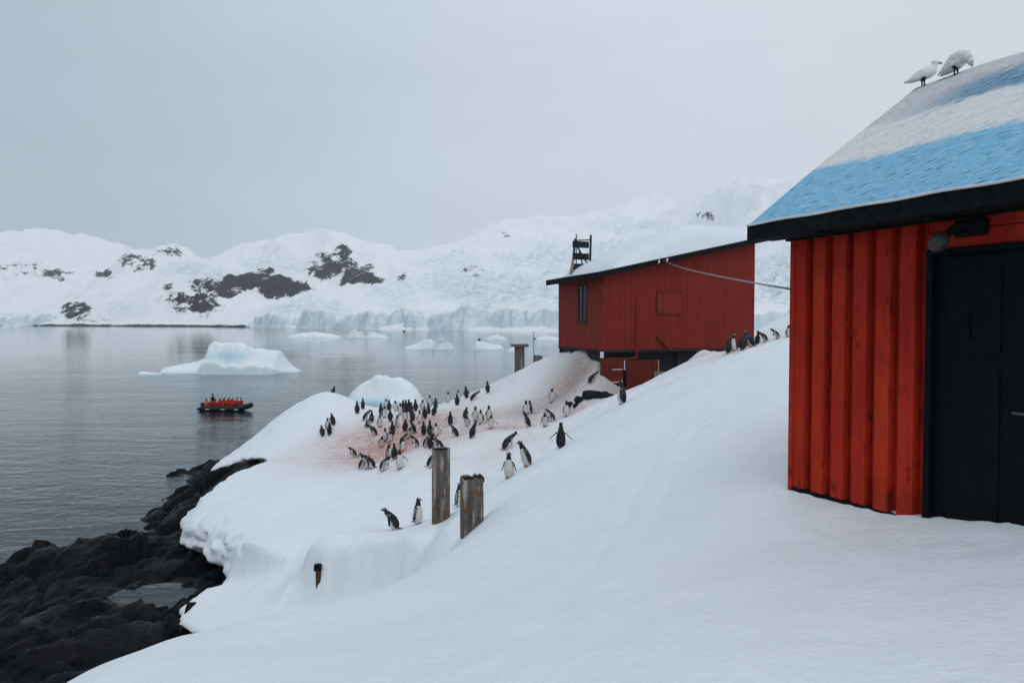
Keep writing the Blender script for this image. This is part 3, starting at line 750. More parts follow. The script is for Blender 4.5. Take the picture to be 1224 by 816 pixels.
M['window'] = plain('dark_window_glass', (0.012, 0.013, 0.016), .25, .3, 3, .02, .01, 0.0, .12)

# ------------------------------------------------------------------ near hut
def mat_roof():
    t = NT('painted_roof_felt')
    v = t.coords(); uv = t.n.new('ShaderNodeUVMap').outputs[0]
    sep = t.node('ShaderNodeSeparateXYZ'); t.link(uv, sep.inputs[0])
    def uvm(scale, rot):
        a_ = t.node('ShaderNodeMapping'); a_.inputs['Scale'].default_value = (1, 2.8, 1); t.link(uv, a_.inputs['Vector'])
        b_ = t.node('ShaderNodeMapping'); b_.inputs['Rotation'].default_value = (0, 0, rot); t.link(a_.outputs[0], b_.inputs['Vector'])
        c_ = t.node('ShaderNodeMapping'); c_.inputs['Scale'].default_value = scale; t.link(b_.outputs[0], c_.inputs['Vector']); return c_.outputs[0]
    va = uvm((4.0, 19.0, 1), -0.62); vb = uvm((7.0, 30, 1), -0.55)
    n1 = t.noise(v, 4.0, 6, .65); n2 = t.noise(va, 1.6, 3, .6); n3 = t.noise(vb, 1.6, 3, .6); n4 = t.noise(v, 1.0, 3, .5)
    s = t.math('ADD', sep.outputs['Y'], t.math('MULTIPLY', t.math('SUBTRACT', n1, .5), .08))
    s = t.math('ADD', s, t.math('MULTIPLY', t.math('SUBTRACT', n2, .5), .16))
    blue = t.mix(t.rng(n2, .35, .65), (0.13, 0.39, 0.60), (0.25, 0.53, 0.73))
    deep = t.mix(t.rng(n2, .38, .62), (0.020, 0.11, 0.21), (0.10, 0.32, 0.50))
    white = t.mix(t.rng(n3, .3, .7), (0.62, 0.62, 0.625), (0.78, 0.78, 0.785))
    grey = t.mix(t.rng(n2, .3, .7), (0.40, 0.41, 0.42), (0.70, 0.70, 0.71))
    col = t.mix(t.rng(s, .335, .365), blue, white)
    # upper stripe: worn blue, petering out towards the gable end
    u_end = t.math('ADD', sep.outputs['X'], t.math('MULTIPLY', t.math('SUBTRACT', n2, .5), 1.2))
    up = t.math('MULTIPLY', t.math('MULTIPLY', t.rng(s, .64, .67), t.rng(s, .90, .80)), t.rng(n3, .30, .55, .25, 1))
    up = t.math('MULTIPLY', up, t.rng(u_end, .35, 1.0))
    n6 = t.noise(uvm((1.6, 7.0, 1), -0.5), 1.6, 6, .7); n7 = t.noise(uvm((14, 40, 1), -0.7), 1.5, 3, .6)
    col = t.mix(t.rng(n6, .50, .68, 0, .5), col, t.mix(t.rng(s, .345, .36), (0.33, 0.60, 0.76), (0.46, 0.46, 0.47)))
    col = t.mix(t.rng(s, .62, .68), col, grey)
    col = t.mix(t.math('MULTIPLY', t.rng(n7, .58, .66, 0, .7), t.rng(n6, .42, .58)), col, (0.05, 0.075, 0.10))
    col = t.mix(up, col, deep)
    # scratches through the paint, mostly in the blue
    sc = t.rng(n3, .58, .66, 0, .7)
    col = t.mix(t.math('MULTIPLY', t.rng(n2, .57, .63, 0, .85), t.rng(s, .38, .30)), col, (0.025, 0.13, 0.24))
    col = t.mix(t.math('MULTIPLY', sc, t.rng(s, .36, .30)), col, (0.60, 0.64, 0.68))
    col = t.mix(t.math('MULTIPLY', t.rng(n2, .63, .69, 0, .95), t.rng(n1, .42, .56, .1, 1)), col, (0.035, 0.045, 0.055))
    h = t.math('ADD', n2, t.math('MULTIPLY', n3, .6))
    return t.done(col, .72, t.bump(h, .6, .012), .3)
M['roof'] = mat_roof()
HUT_O = (2.61, 6.30); HUT_RZ = math.atan2(-.906, .423)
def build_hut():
    h = empty('red_hut', (HUT_O[0], HUT_O[1], EYE), HUT_RZ)
    tag(h, 'weathered red corrugated hut with black door and blue and white painted roof', 'hut')
    B, T, Wd, L = -1.95, .80, 3.94, 4.6
    # corrugated sheet: long profile in x, pulled up in z
    def sheet(x0, x1, z0, z1, face=-1):
        per = .2075; prof = []
        x = x0
        while x < x1 - 1e-6:
            for dx, dy in ((0, 0), (.116, 0), (.124, .080), (.192, .080), (.200, 0)):
                if x + dx <= x1: prof.append((x + dx, dy))
            x += per
        prof.append((x1, 0))
        zs = np.linspace(z0, z1, 26)
        m = MB(); n = len(prof)
        vs = [(px, .0 + py + .002 * math.sin(7 * z + px * 9), z) for z in zs for px, py in prof]
        fs = [(k * n + i, k * n + i + 1, (k + 1) * n + i + 1, (k + 1) * n + i) for k in range(len(zs) - 1) for i in range(n - 1)]
        return m.add(vs, fs)
    o = sheet(0.0, 1.245, B, T).build('wall_panel', M['hut_red'], h)
    o['label'] = 'corrugated red wall panel between corner and door'
    MB().box((-.055, -.012, B), (-.003, .06, T)).build('corner_post', M['hut_red'], h, bevel=.008)
    MB().box((0, .115, B), (L, .20, T)).box((0, Wd - .1, B), (L, Wd, T)).box((L - .1, .2, B), (L, Wd - .1, T)).build('wall', M['rust_red'], h)
    # gable end
    MB().prism([(.2, B), (Wd - .1, B), (Wd - .1, T), (Wd / 2, T + 1.36), (.2, T + .02)], 0, -.0, .1).build('gable_wall', M['hut_red'], h)
    # beyond the door
    o = sheet(2.36, 4.6, B, T); o.build('wall_panel', M['hut_red'], h)
    # boards over the door
    z = .535
    for k, hh in enumerate((.128, .128)):
        MB().box((1.25, -.006 + .006 * (k % 2), z), (2.355, .05, z + hh - .006)).build('plank', M['hut_red'], h, bevel=.004)
        z += hh
    # door
    d = MB().box((1.30, .035, B), (2.31, .08, .49)).build('door', M['black'], h, bevel=.004)
    MB().box((1.25, -.022, B), (1.30, .09, .53)).build('door_frame', M['black'], h, bevel=.005)
    MB().box((2.31, -.022, B), (2.36, .09, .53)).build('door_frame', M['black'], h, bevel=.005)
    MB().box((1.25, -.026, .492), (2.36, .088, .533)).build('door_frame', M['black'], h, bevel=.005)
    for (x0, x1, z0, z1) in ((1.40, 1.76, -.22, .38), (1.85, 2.21, -.22, .38), (1.40, 1.76, -1.5, -.34), (1.85, 2.21, -1.5, -.34)):
        MB().box((x0, .022, z0), (x1, .0345, z1)).build('panel', M['black'], d, bevel=.006)
    MB().bar((1.86, -.005, -.62), (1.99, -.005, -.62), .016).bar((1.87, .034, -.62), (1.87, -.005, -.62), .014).build('handle', M['metal'], d)
    MB().bar((1.47, .012, -.03), (1.63, .012, -.03), .012).bar((1.55, .012, -.13), (1.55, .012, .07), .012).build('latch', M['tar'], d)
    MB().box((-.02, -.012, B), (1.25, .10, -1.53)).build('gap_shade_strip', M['tar'], h, bevel=.006)  # dark strip in place of the shaded gap below the wall
    # roof: two slopes, slightly wavy felt, uv = along eave (m), up the slope (0..1)
    x0, x1, e0, ridge, z0, z1 = -.22, 4.9, -.35, 1.97, .895, 2.49
    nx, ny = 60, 24
    for side in (0, 1):
        vs, uvs = [], []
        for i in range(nx + 1):
            for j in range(ny + 1):
                a, b = i / nx, j / ny
                x = x0 + a * (x1 - x0)
                y = e0 + b * (ridge - e0); y = y if not side else 2 * ridge - y
                zz = z0 + b * (z1 - z0) + .022 * math.sin(b * math.pi) - .01 * math.sin(b * 3 + a * 5) + .008 * math.sin(a * 23 + b * 5)
                vs.append((x, y, zz)); uvs.append((x - x0, b))
        n = ny + 1
        m = MB(); m.add(vs, [(i * n + j, (i + 1) * n + j, (i + 1) * n + j + 1, i * n + j + 1) for i in range(nx) for j in range(ny)])
        # underside deck
        o = m.build('roof_felt', M['roof'], h, smooth=True)
        uvl = o.data.uv_layers.new(name='UVMap')
        for lp in o.data.loops: uvl.data[lp.index].uv = uvs[lp.vertex_index]
        s = 1 if not side else -1
        yy = lambda y: y if not side else 2 * ridge - y
        pr = [(yy(e0 + .03), z0 - .09), (yy(ridge), z1 - .07), (yy(ridge), z1 - .018), (yy(e0 + .03), z0 - .0)]
        MB().prism(pr, 0, x0 + .03, x1 - .03).build('roof_deck', M['dark_wood'], h)
        # eave and gable fascia boards
        MB().prism([(yy(e0 - .012), z0 - .15), (yy(e0 + .028), z0 - .14), (yy(e0 + .028), z0 - .004), (yy(e0 - .012), z0 - .012)], 0, x0 - .02, x1).build('fascia', M['tar'], h, bevel=.006)
        MB().prism([(yy(e0 - .01), z0 - .13), (yy(ridge), z1 - .13), (yy(ridge), z1 - .012), (yy(e0 - .01), z0 - .014)], 0, x0 - .018, x0 + .028).build('bargeboard', M['tar'], h, bevel=.004)
    MB().tube([(x, e0 - .016, z0 - .004 + .004 * math.sin(x * 9)) for x in np.linspace(x0 - .02, x1, 60)], .011, 6).build('felt_hem', M['white_trim'], h)
    MB().box((-.2, -.33, .752), (4.6, -.075, .775)).build('soffit', M['tar'], h)
    MB().box((-.06, -.07, .735), (4.6, -.018, .79)).build('wall_plate', M['tar'], h, bevel=.006)
    for k in range(5):
        MB().box((.5 + k * .9, -.325, .725), (.56 + k * .9, -.075, .7515)).build('rafter', M['tar'], h)
    # lamp over the door
    l = MB().box((1.48, -.075, .60), (1.70, -.012, .72)).build('lamp', M['tar'], h, bevel=.02)
    l['label'] = 'old black lamp with a dusty globe over the door'
    MB().tube([(1.62, -.05, .67), (1.60, -.10, .69), (1.55, -.15, .665), (1.50, -.17, .62)], .028, 10).build('arm', M['tar'], l, smooth=True)
    m = MB()
    n = 14; cc = Vector((1.45, -.185, .565))
    ring = [(0.0, .068), (.03, .064), (.055, .045), (.066, .0)]
    ax = Vector((-.6, -.2, -.75)).normalized(); s1 = ax.cross(Vector((0, 1, 0))).normalized(); s2 = ax.cross(s1)
    prof = [(-.07, .03), (-.05, .05), (-.02, .064), (.02, .062), (.055, .044), (.075, .012)]
    vs = [cc + ax * a + (s1 * math.cos(2 * math.pi * k / n) + s2 * math.sin(2 * math.pi * k / n)) * r for a, r in prof for k in range(n)]
    fs = [(i * n + k, i * n + (k + 1) % n, (i + 1) * n + (k + 1) % n, (i + 1) * n + k) for i in range(len(prof) - 1) for k in range(n)] + [tuple(range(n)), tuple(range((len(prof) - 1) * n, len(prof) * n))]
    m.add(vs, fs).build('globe', M['glass_globe'], l, smooth=True)
    return h
hut = build_hut()

# ------------------------------------------------------------------ far house on the slope
H_O = at(722, 418, 36.0); H_RZ = math.atan2(.316, .95)
def build_house():
    h = empty('red_house', H_O, H_RZ)
    tag(h, 'dark red corrugated house raised over a basement with snow on its roof', 'house')
    L, D, Z0, Z1 = 9.45, 6.3, 3.98, 6.02
    top = lambda x: Z0 + (Z1 - Z0) * x / L
    def ribs(a0, a1, per=.155, dep=.03):
        p = []; x = a0
        while x < a1:
            p += [(x, 0), (x + per * .35, 0), (x + per * .5, dep), (x + per * .85, dep)]; x += per
        p = [q for q in p if q[0] < a1] + [(a1, 0)]
        return p
    # front wall in sheets: real ribs
    seams = [0, 1.6, 3.15, 4.6, 6.05, 7.5, 9.45]
    for k in range(6):
        p = ribs(seams[k] + .004, seams[k + 1] - .004); n = len(p); oy = -.012 * (k % 2)
        m = MB(); m.add([(x, y + oy, 0) for x, y in p] + [(x, y + oy, top(x) - .02) for x, y in p], [(i, i + 1, n + i + 1, n + i) for i in range(n - 1)])
        m.build('wall_panel', M['house_red'], h)
    MB().prism([(0.06, .02), (D, .02), (D, Z0 - .02), (0.06, Z0 - .02)], 0, L - .10, L - .002).build('end_wall', M['house_red'], h)
    MB().box((.06, .06, .02), (L - .11, .12, Z0 - .05)).box((.06, D - .1, .02), (L - .11, D, Z0 - .05)).build('wall', M['house_red'], h)
    # left wall: boards
    yb = 0.0; k = 0
    while yb < D - .01:
        w = min(.30, D - yb)
        if 2.2 < yb + w / 2 < 3.25:
            MB().box((-.012, yb, .0), (.05, yb + w - .006, 1.55)).build('board', M['house_red'], h)
            MB().box((-.012, yb, 3.62), (.05, yb + w - .006, Z0 - .02)).build('board', M['house_red'], h)
        else:
            MB().box((-.012 - .006 * (k % 2), yb, -.0), (.05, yb + w - .006, Z0 - .02)).build('board', M['house_red'], h)
        yb += w; k += 1
    w = MB().box((-.0, 2.12, 1.56), (.04, 3.36, 3.6)).build('window', M['window'], h)
    m = MB()
    for a, b in (((-.035, 2.10, 1.5), (.02, 2.22, 3.62)), ((-.035, 3.26, 1.5), (.02, 3.38, 3.62)), ((-.034, 2.22, 3.5), (.019, 3.26, 3.62)), ((-.028, 2.70, 1.6), (.015, 2.78, 3.5))): m.box(a, b)
    m.build('frame', M['dark_wood'], w); MB().box((-.09, 2.02, 1.40), (.02, 3.46, 1.50)).build('sill', M['dark_wood'], w)
    MB().box((-.03, -.03, 0), (.045, -.001, Z0)).build('corner_trim', M['house_red'], h)
    # roof slab, mono pitch rising to the right
    x0, x1, y0, y1 = -.62, L + .75, -.42, D + .45
    sl = (Z1 - Z0) / L
    rz = lambda x: Z0 + sl * x
    b_ = MB(); q_ = [(.06, .02), (L - .11, .02), (L - .11, top(L) - .06), (.06, top(0) - .06)]
    b_.add([(x, .045, z) for x, z in q_] + [(x, .058, z) for x, z in q_], [(0, 1, 2, 3), (4, 5, 6, 7), (0, 1, 5, 4), (1, 2, 6, 5), (2, 3, 7, 6), (3, 0, 4, 7)]); b_.build('wall_lining', M['rust_red'], h)
    m = MB(); m.add([(x0, y0 + .05, rz(x0)), (x1, y0 + .05, rz(x1)), (x1, y1, rz(x1)), (x0, y1, rz(x0)), (x0, y0 + .05, rz(x0) + .16), (x1, y0 + .05, rz(x1) + .16), (x1, y1, rz(x1) + .16), (x0, y1, rz(x0) + .16)],
                    [(0, 3, 2, 1), (4, 5, 6, 7), (0, 1, 5, 4), (1, 2, 6, 5), (2, 3, 7, 6), (3, 0, 4, 7)])
    rf = m.build('roof', M['dark_wood'], h)
    def fasc(a, b, oy, z_lo, z_hi):
        m = MB(); vs = []
        for x, y in ((a, y0 + oy), (b, y0 + oy), (b, y0 + oy + .05), (a, y0 + oy + .05)):
            vs.append((x, y, rz(x) + z_lo))
        vs += [(p[0], p[1], rz(p[0]) + z_hi) for p in vs[:4]]
        m.add(vs, [(0, 3, 2, 1), (4, 5, 6, 7), (0, 1, 5, 4), (1, 2, 6, 5), (2, 3, 7, 6), (3, 0, 4, 7)]); return m
    fasc(x0, 4.6, -.01, -.10, .20).build('fascia', M['tar'], rf); fasc(4.61, x1, -.004, -.10, .20).build('fascia', M['tar'], rf)
    MB().box((x0 - .045, y0 + .05, rz(x0) - .14), (x0 - .002, y1, rz(x0) + .18)).build('fascia', M['tar'], rf)
    # deep snow on the roof
    nx, ny = 80, 50; vs = []
    sx0, sx1, sy0, sy1 = .35, x1 - .05, y0 + .02, y1 - .05
    for i in range(nx + 1):
        for j in range(ny + 1):
            a, b = i / nx, j / ny
            x = sx0 + a * (sx1 - sx0); y = sy0 + b * (sy1 - sy0)
            prof = min(1.0, (a / .46)) ** .75 * (1 - .80 * max(0, (a - .5) / .5) ** 1.3)
            ed = min(b / .16, (1 - b) / .15, a / .05, (1 - a) / .03, 1.0); ed = math.sqrt(max(0, 1 - (1 - ed) ** 2))
            t = (.12 + 1.42 * prof) * ed
            t += .06 * ed * float(fbm(np.array(x * .9), np.array(y * .9), 3, 2))
            vs.append((x, y, rz(x) + .162 + max(0.0, t) - (.01 if ed == 0 else 0)))
    n = ny + 1
    o = MB().add(vs, [(i * n + j, (i + 1) * n + j, (i + 1) * n + j + 1, i * n + j + 1) for i in range(nx) for j in range(ny)]).build('roof_snow', M['snow'], h, smooth=True)
    # pipe down the front wall, hatch, stick, insulators
    m = MB().tube([(1.92, -.085, 2.75), (1.92, -.085, -.35), (1.86, -.085, -.45), (1.0, -.085, -.52)], .055, 10); m.build('drain_pipe', M['house_red'], h, smooth=True)
    hx, hz = 3.15, 1.95
    a = MB().box((hx, -.055, hz), (hx + 1.55, -.016, hz + 1.1)).build('hatch', M['house_red'], h, bevel=.01)
    for q in (((hx - .05, -.07, hz + 1.1), (hx + 1.6, -.014, hz + 1.17)), ((hx - .05, -.07, hz - .07), (hx + 1.6, -.014, hz)), ((hx - .06, -.068, hz), (hx, -.013, hz + 1.1)), ((hx + 1.55, -.068, hz), (hx + 1.61, -.013, hz + 1.1)), ((hx + .28, -.066, hz), (hx + .33, -.0555, hz + 1.1))):
        MB().box(*q).build('trim', M['rust_red'], a)
    MB().bar((3.05, -.06, .72), (3.85, -.06, -.05), .05).build('brace', M['tar'], h)
    for x in (2.95, 3.45):
        i_ = MB().tube([(x, y0 - .03, rz(x) - .02), (x, y0 - .10, rz(x) + .0), (x, y0 - .12, rz(x) + .14)], [.03, .05, .04], 10).build('insulator', M['white_trim'], h, smooth=True)
    MB().bar((2.8, y0 - .02, rz(2.8) - .05), (3.6, y0 - .02, rz(3.6) - .05), .06).build('bracket', M['tar'], h)
    # basement: dark wall behind, posts, sheets
    MB().box((.15, .55, -3.2), (L - .2, .65, -.0)).box((.15, .66, -3.2), (.25, D, -.0)).build('basement_wall', M['dark_wood'], h)
    MB().box((-.02, -.02, -.14), (L - .1, D, -.004)).build('floor_deck', M['dark_wood'], h)
    for x, y in ((.05, .1), (.05, D - .15), (4.6, .25), (7.2, .3), (9.2, .35), (-.0, 4.2)):
        MB().box((x, y, -3.4), (x + .16, y + .16, -.14)).build('stilt', M['dark_wood'], h)
    MB().bar((-.02, 4.3, -.14), (-.25, 4.2, -1.2), .06).build('brace', M['dark_wood'], h)
    # the two leaves of the basement door
    d1 = MB().box((-.2, -.02, -2.35), (1.13, .03, -.42)).build('basement_door', M['rust_red'], h)
    for i in range(2):
        for j in range(4):
            MB().box((-.16 + i * .65, -.04, -2.30 + j * .475), (-.16 + i * .65 + .60, -.0205, -2.30 + j * .475 + .43)).build('panel', M['rust_red'], d1, bevel=.006)
    for z in (-1.05, -1.72):
        MB().bar((.46, -.055, z), (1.06, -.055, z), .035).build('handle', M['white_trim'], d1)
    MB().box((-.24, -.06, -.42), (-.05, -.025, -.1)).build('trim', M['white_trim'], d1)
    MB().box((1.16, -.06, -1.1), (1.22, -.02, -.52)).build('trim', M['white_trim'], d1)
    p = ribs(1.24, 3.0, .16, .03); n = len(p)
    d2 = MB().add([(x, y - .16 - .12 * (x - 1.24), -2.75) for x, y in p] + [(x, y - .16 - .12 * (x - 1.24), -.56) for x, y in p], [(i, i + 1, n + i + 1, n + i) for i in range(n - 1)]).build('basement_door', M['rust_red'], h)
    MB().box((3.0, -.42, -2.4), (3.06, -.34, -.56)).build('trim', M['tan_wood'], d2)
    return h
house = build_house()
HM = Matrix.Translation(H_O) @ Matrix.Rotation(H_RZ, 4, 'Z')

def ladder_tower():
    # old wooden frame standing behind the low end of the roof
    base = HM @ Vector((.2, 5.2, 3.9))
    base = Vector(at(695, 322, 41.5))
    o = empty('ladder_frame', base, H_RZ); tag(o, 'dark wooden ladder frame standing on the low end of the house roof', 'ladder')
    hh = 1.85
    for nm, a, b, w, m in (('post', (-.62, 0, -.3), (-.42, 0, hh), .10, 'dark_wood'), ('post', (-.72, -.02, -.3), (-.55, -.02, .55), .13, 'tan_wood'), ('post', (.55, .0, -.3), (.62, 0, hh + .25), .10, 'dark_wood'), ('post', (-.30, .1, -.2), (-.30, .1, hh + .28), .05, 'dark_wood')):
        MB().bar(a, b, w).build(nm, M[m], o)
    for z in (.15, .78, 1.5):
        MB().box((-.55, .05, z - .19), (.52, .10, z + .2)).build('slat', M['dark_wood'], o)
    MB().bar((-.5, -.03, 1.65), (.55, -.03, .1), .07).build('brace', M['dark_wood'], o)
    MB().bar((-.30, -.06, 1.55), (.10, -.06, .1), .06).build('brace', M['dark_wood'], o)
    MB().bar((-.45, .0, hh - .12), (.62, .0, hh - .05), .07).build('rail', M['dark_wood'], o)
ladder_tower()

def cable():
    a = HM @ Vector((3.2, -.55, 4.75)); b = Vector((HUT_O[0] - .03, HUT_O[1] + .05, EYE + .30))
    pts = []
    for i in range(41):
        t = i / 40; p = a.lerp(b, t); p.z -= .10 * 4 * t * (1 - t); pts.append(p)
    tag(MB().tube(pts, .011, 6).build('cable', M['cable'], smooth=True), 'thin grey cable sagging from the house eave to the near hut', 'cable')
cable()

# ------------------------------------------------------------------ posts
def mat_post():
    t = NT('weathered_concrete')
    v = t.coords(); vs = t.coords((9, 9, 1.1))
    n1 = t.noise(vs, 1.0, 7, .68); n2 = t.noise(v, 5, 6, .65); n3 = t.noise(v, 24, 4, .6)
    col = t.mix(t.rng(n1, .36, .64), (0.045, 0.043, 0.042), (0.19, 0.175, 0.16))
    col = t.mix(t.rng(n2, .48, .60, 0, .8), col, (0.15, 0.062, 0.030))
    col = t.mix(t.rng(n1, .56, .64, 0, .75), col, (0.45, 0.42, 0.38))
    col = t.mix(t.rng(n3, .62, .7, 0, .8), col, (0.02, 0.02, 0.02))
    return t.done(col, .85, t.bump(t.math('ADD', n1, t.math('MULTIPLY', n3, .5)), .8, .03), .3)
M['post'] = mat_post()
def post(name, loc, w, d, hgt, label, rz=0.3, tilt=0.0, mat='post', cat='post', sink=.6):
    r = random.Random(int(hgt * 1000))
    bm = bmesh.new()
    nz, nk = 16, 7
    m = MB(); vs = []
    # square section with nicked arrises, ragged top
    sec = []
    for sx, sy, ex, ey in ((-1, -1, 1, -1), (1, -1, 1, 1), (1, 1, -1, 1), (-1, 1, -1, -1)):
        for k in range(nk): t = k / nk; sec.append((sx + (ex - sx) * t, sy + (ey - sy) * t))
    n = len(sec)
    for i in range(nz + 1):
        z = -sink + (hgt + sink) * i / nz
        for k, (x, y) in enumerate(sec):
            c = abs(x) > .99 and abs(y) > .99
            q = 1 - (.05 + .06 * r.random() if c else .02 * r.random())
            zz = z + (r.uniform(-.05, .03) if i == nz else 0)
            vs.append((x * w / 2 * q + tilt * z, y * d / 2 * q, zz))
    fs = [(i * n + k, i * n + (k + 1) % n, (i + 1) * n + (k + 1) % n, (i + 1) * n + k) for i in range(nz) for k in range(n)]
    top = nz * n; vs.append((tilt * hgt, 0, hgt - .05)); c = len(vs) - 1
    fs += [(top + k, top + (k + 1) % n, c) for k in range(n)]
    root = empty(name, loc, rz)
    m.add(vs, fs); m.build('shaft', M[mat], root)
    # tarred splintered cap
    cap = MB()
    for k in range(7):
        x, y = r.uniform(-.36, .36) * w + tilt * hgt, r.uniform(-.36, .36) * d
        cap.box((x - .07, y - .06, hgt - .07), (x + .07, y + .06, hgt + r.uniform(-.02, .012)))
    cap.build('cap', M['tar'], root)
    tag(root, label, cat)
    return root
p1 = hit(527, 621); p2 = hit(564, 632)
print('posts', p1, p2)
post('old_post', p1, .40 * p1[1] / 15, .36 * p1[1] / 15, 86 / FPX * p1[1], 'taller weathered pier post with rust stains and a penguin half behind it', .12, .004)
post('old_post', p2, .42 * p2[1] / 13, .40 * p2[1] / 13, 63 / FPX * p2[1], 'shorter square weathered pier post with a flat dark top', .2, -.004)
p3 = at(621, 452, 46.5)
r3 = post('old_pier', (p3[0], p3[1], gz(p3[0], p3[1])), .62, .6, 1.75, 'squat grey pier with a wide cap on the snow bank above the water', .2, 0)
MB().box((-.52, -.45, 1.72), (.55, .45, 1.90)).build('cap_slab', M['post'], r3, bevel=.03)
p4 = at(643, 438, 49); post('old_pier', (p4[0], p4[1], gz(p4[0], p4[1])), .5, .5, 1.35, 'small grey pier beside the thin mast on the snow bank', .5, 0)
p5 = at(638, 430, 48)
z5 = gz(p5[0], p5[1])
o = empty('mast', (p5[0], p5[1], z5)); tag(o, 'thin grey metal mast rising beside the small piers', 'mast')
MB().tube([(0, 0, -.5), (0, 0, .9)], .045, 8).build('base_tube', M['metal'], o, smooth=True); MB().tube([(0, 0, .9), (0, 0, 2.75)], .022, 8).build('rod', M['metal'], o, smooth=True)
# stake sticking out of the snow face
q = hit(380, 703); print('stake', q)
o = empty('wooden_stake', (q[0], q[1] - .04, q[2])); tag(o, 'short dull brown stake stuck in the shaded snow face', 'stake')
MB().bar((0, .12, -.08), (.02, .03, .46), .12, .10).build('shaft', M['stake_wood'], o, bevel=.01); MB().box((-.08, -.05, .44), (.09, .10, .60)).build('head', M['tar'], o, bevel=.02)

# ------------------------------------------------------------------ boulders and litter under the house
def lump(name, loc, size, seed, mat, parent=None, rough=.5, sub=2, facets=True):
    bm = bmesh.new(); bmesh.ops.create_icosphere(bm, subdivisions=sub, radius=1.0)
    r = np.random.RandomState(seed)
    planes = [(lambda n: n / np.linalg.norm(n))(r.normal(size=3)) for _ in range(11)]; ds = r.uniform(.55, .95, 11)
    for v in bm.verts:
        p = np.array(v.co)
        if facets:
            for n, d in zip(planes, ds):
                t = p @ n
                if t > d: p = p - n * (t - d) * .92
        p = p * (1 + rough * .35 * float(fbm(np.array(p[0] * 1.6 + seed), np.array(p[1] * 1.6), p[2] * 1.6, 3)))
        v.co = (p[0] * size[0], p[1] * size[1], p[2] * size[2])
    me = bpy.data.meshes.new(name); bm.to_mesh(me); bm.free(); me.materials.append(mat)
    o = bpy.data.objects.new(name, me); o.location = loc; link(o, parent); return o
M['boulder'] = plain('dark_boulder', (0.012, 0.014, 0.017), .7, .6, 3, .9, .06, 0.0, .15)
bl = [((708, 481), .62, 'largest dark boulder at the foot of the basement door'), ((692, 487), .42, 'dark boulder low beside the brown snow bank'), ((722, 480), .46, 'dark rock just left of the door corner'),
      ((681, 492), .30, 'small dark stone farthest down the brown snow bank'), ((716, 470), .40, 'dark angular rock against the left basement door'), ((701, 474), .36, 'dark stone with snow streaks below the snow bank'),
      ((699, 485), .30, 'small dark stone wedged between two boulders by the bank'), ((730, 477), .34, 'low dark stone at the edge of the snow crest'), ((688, 479), .26, 'lone dark stone in the brown dirt of the bank'), ((712, 489), .3, 'dark stone just behind the snow crest')]
for k, ((u, v), sz, lb) in enumerate(bl):
    q = at(u, v, 33.9 + .3 * (k % 4))
    o = lump('boulder', (q[0], q[1], gz(q[0], q[1]) + sz * .16), (sz * .85, sz * .7, sz * .6), 40 + k, M['boulder'])
    o.rotation_euler = (0, 0, k * 1.3)
    tag(o, lb, 'rock', 'dark boulders under the house')
def crate():
    q = at(797, 456, 34.6); z = gz(q[0], q[1])
    zz = q[2] - .42
    o = empty('wooden_crate', (q[0], q[1], zz), H_RZ); tag(o, 'weathered grey wooden pallet crate tipped under the house', 'crate')
    for x in (-.72, .66): MB().box((x, -.06, 0), (x + .1, 0, .95)).build('post', M['grey_wood'], o)
    for k in range(4): MB().box((-.68, -.02 + .003 * k, .08 + k * .235), (.72, .02, .08 + k * .235 + .15)).build('slat', M['grey_wood'], o)
    MB().bar((-.62, -.07, .9), (.62, -.07, .12), .07).build('brace', M['grey_wood'], o)
crate()

# ------------------------------------------------------------------ ice afloat
M['berg'] = mat_ice('iceberg_ice', (0.80, 0.845, 0.875), (0.34, 0.57, 0.67), 0.8, 0.12)
M['berg_far'] = mat_ice('small_ice', (0.82, 0.87, 0.905), (0.45, 0.65, 0.73), 0.6, 0.3)
def berg(name, cx, cy, prof, depth, label, seed, n=110, blue_fn=None, mat='berg', front=.5):
    """prof: list of (x, top) along the long axis in metres; depth: thickness front to back"""
    px = np.array([p[0] for p in prof], float); pz = np.array([p[1] for p in prof], float)
    x = np.linspace(px[0] - .3, px[-1] + .3, n); m = max(24, int(n * .45)); y = np.linspace(-depth / 2, depth / 2, m)
    X, Y = np.meshgrid(x, y, indexing='ij')
    top = np.interp(X + .02 * depth * fbm(X * .3 + seed, Y * .3, 1, 2), px, pz, left=0, right=0)
    w = np.interp(X, [px[0], px[0] + (px[-1] - px[0]) * .12, px[-1] - (px[-1] - px[0]) * .12, px[-1]], [.35, .8, .9, .3]) * depth / 2
    e = 1 - np.abs(Y + .08 * depth * fbm(X * .12 + seed, Y * 0, 2, 3)) / w
    f = (.30 + .12 * fbm(X * .25 + seed, Y * .25, 4, 3)) * sstep(0, .12, e) + .0
    f = f + (1 - f) * sstep(.08, .9, e) * sstep(0, .12, e)
    tp = 1 - .10 * np.clip(Y / depth * 2, -1, 1)
    Z = top * f * tp + f * top * .16 * fbm(X * .35 + seed, Y * .35, 2, 4) - .35 * (1 - sstep(-.05, .12, e))
    # waterline notch and cut face on the near side
    V = np.stack([X.ravel(), Y.ravel() + .0, Z.ravel()], 1)
    me = mesh_np(name, V, grid_faces(n, m))
    slope = np.clip(np.gradient(Z, axis=1) / (y[1] - y[0]), 0, 3)
    b = np.clip(slope * .12, 0, .4) * (Y < 0)
    b = np.maximum(b, np.exp(-(Z / .30) ** 2) * .6)
    if blue_fn is not None: b = np.maximum(b, blue_fn(X, Y, Z))
    attr(me, 'blue', np.clip(b, 0, 1).ravel())
    me.materials.append(M[mat])
    o = bpy.data.objects.new(name, me); o.location = (cx, cy, 0); link(o)
    return tag(o, label, 'iceberg', 'icebergs on the water')
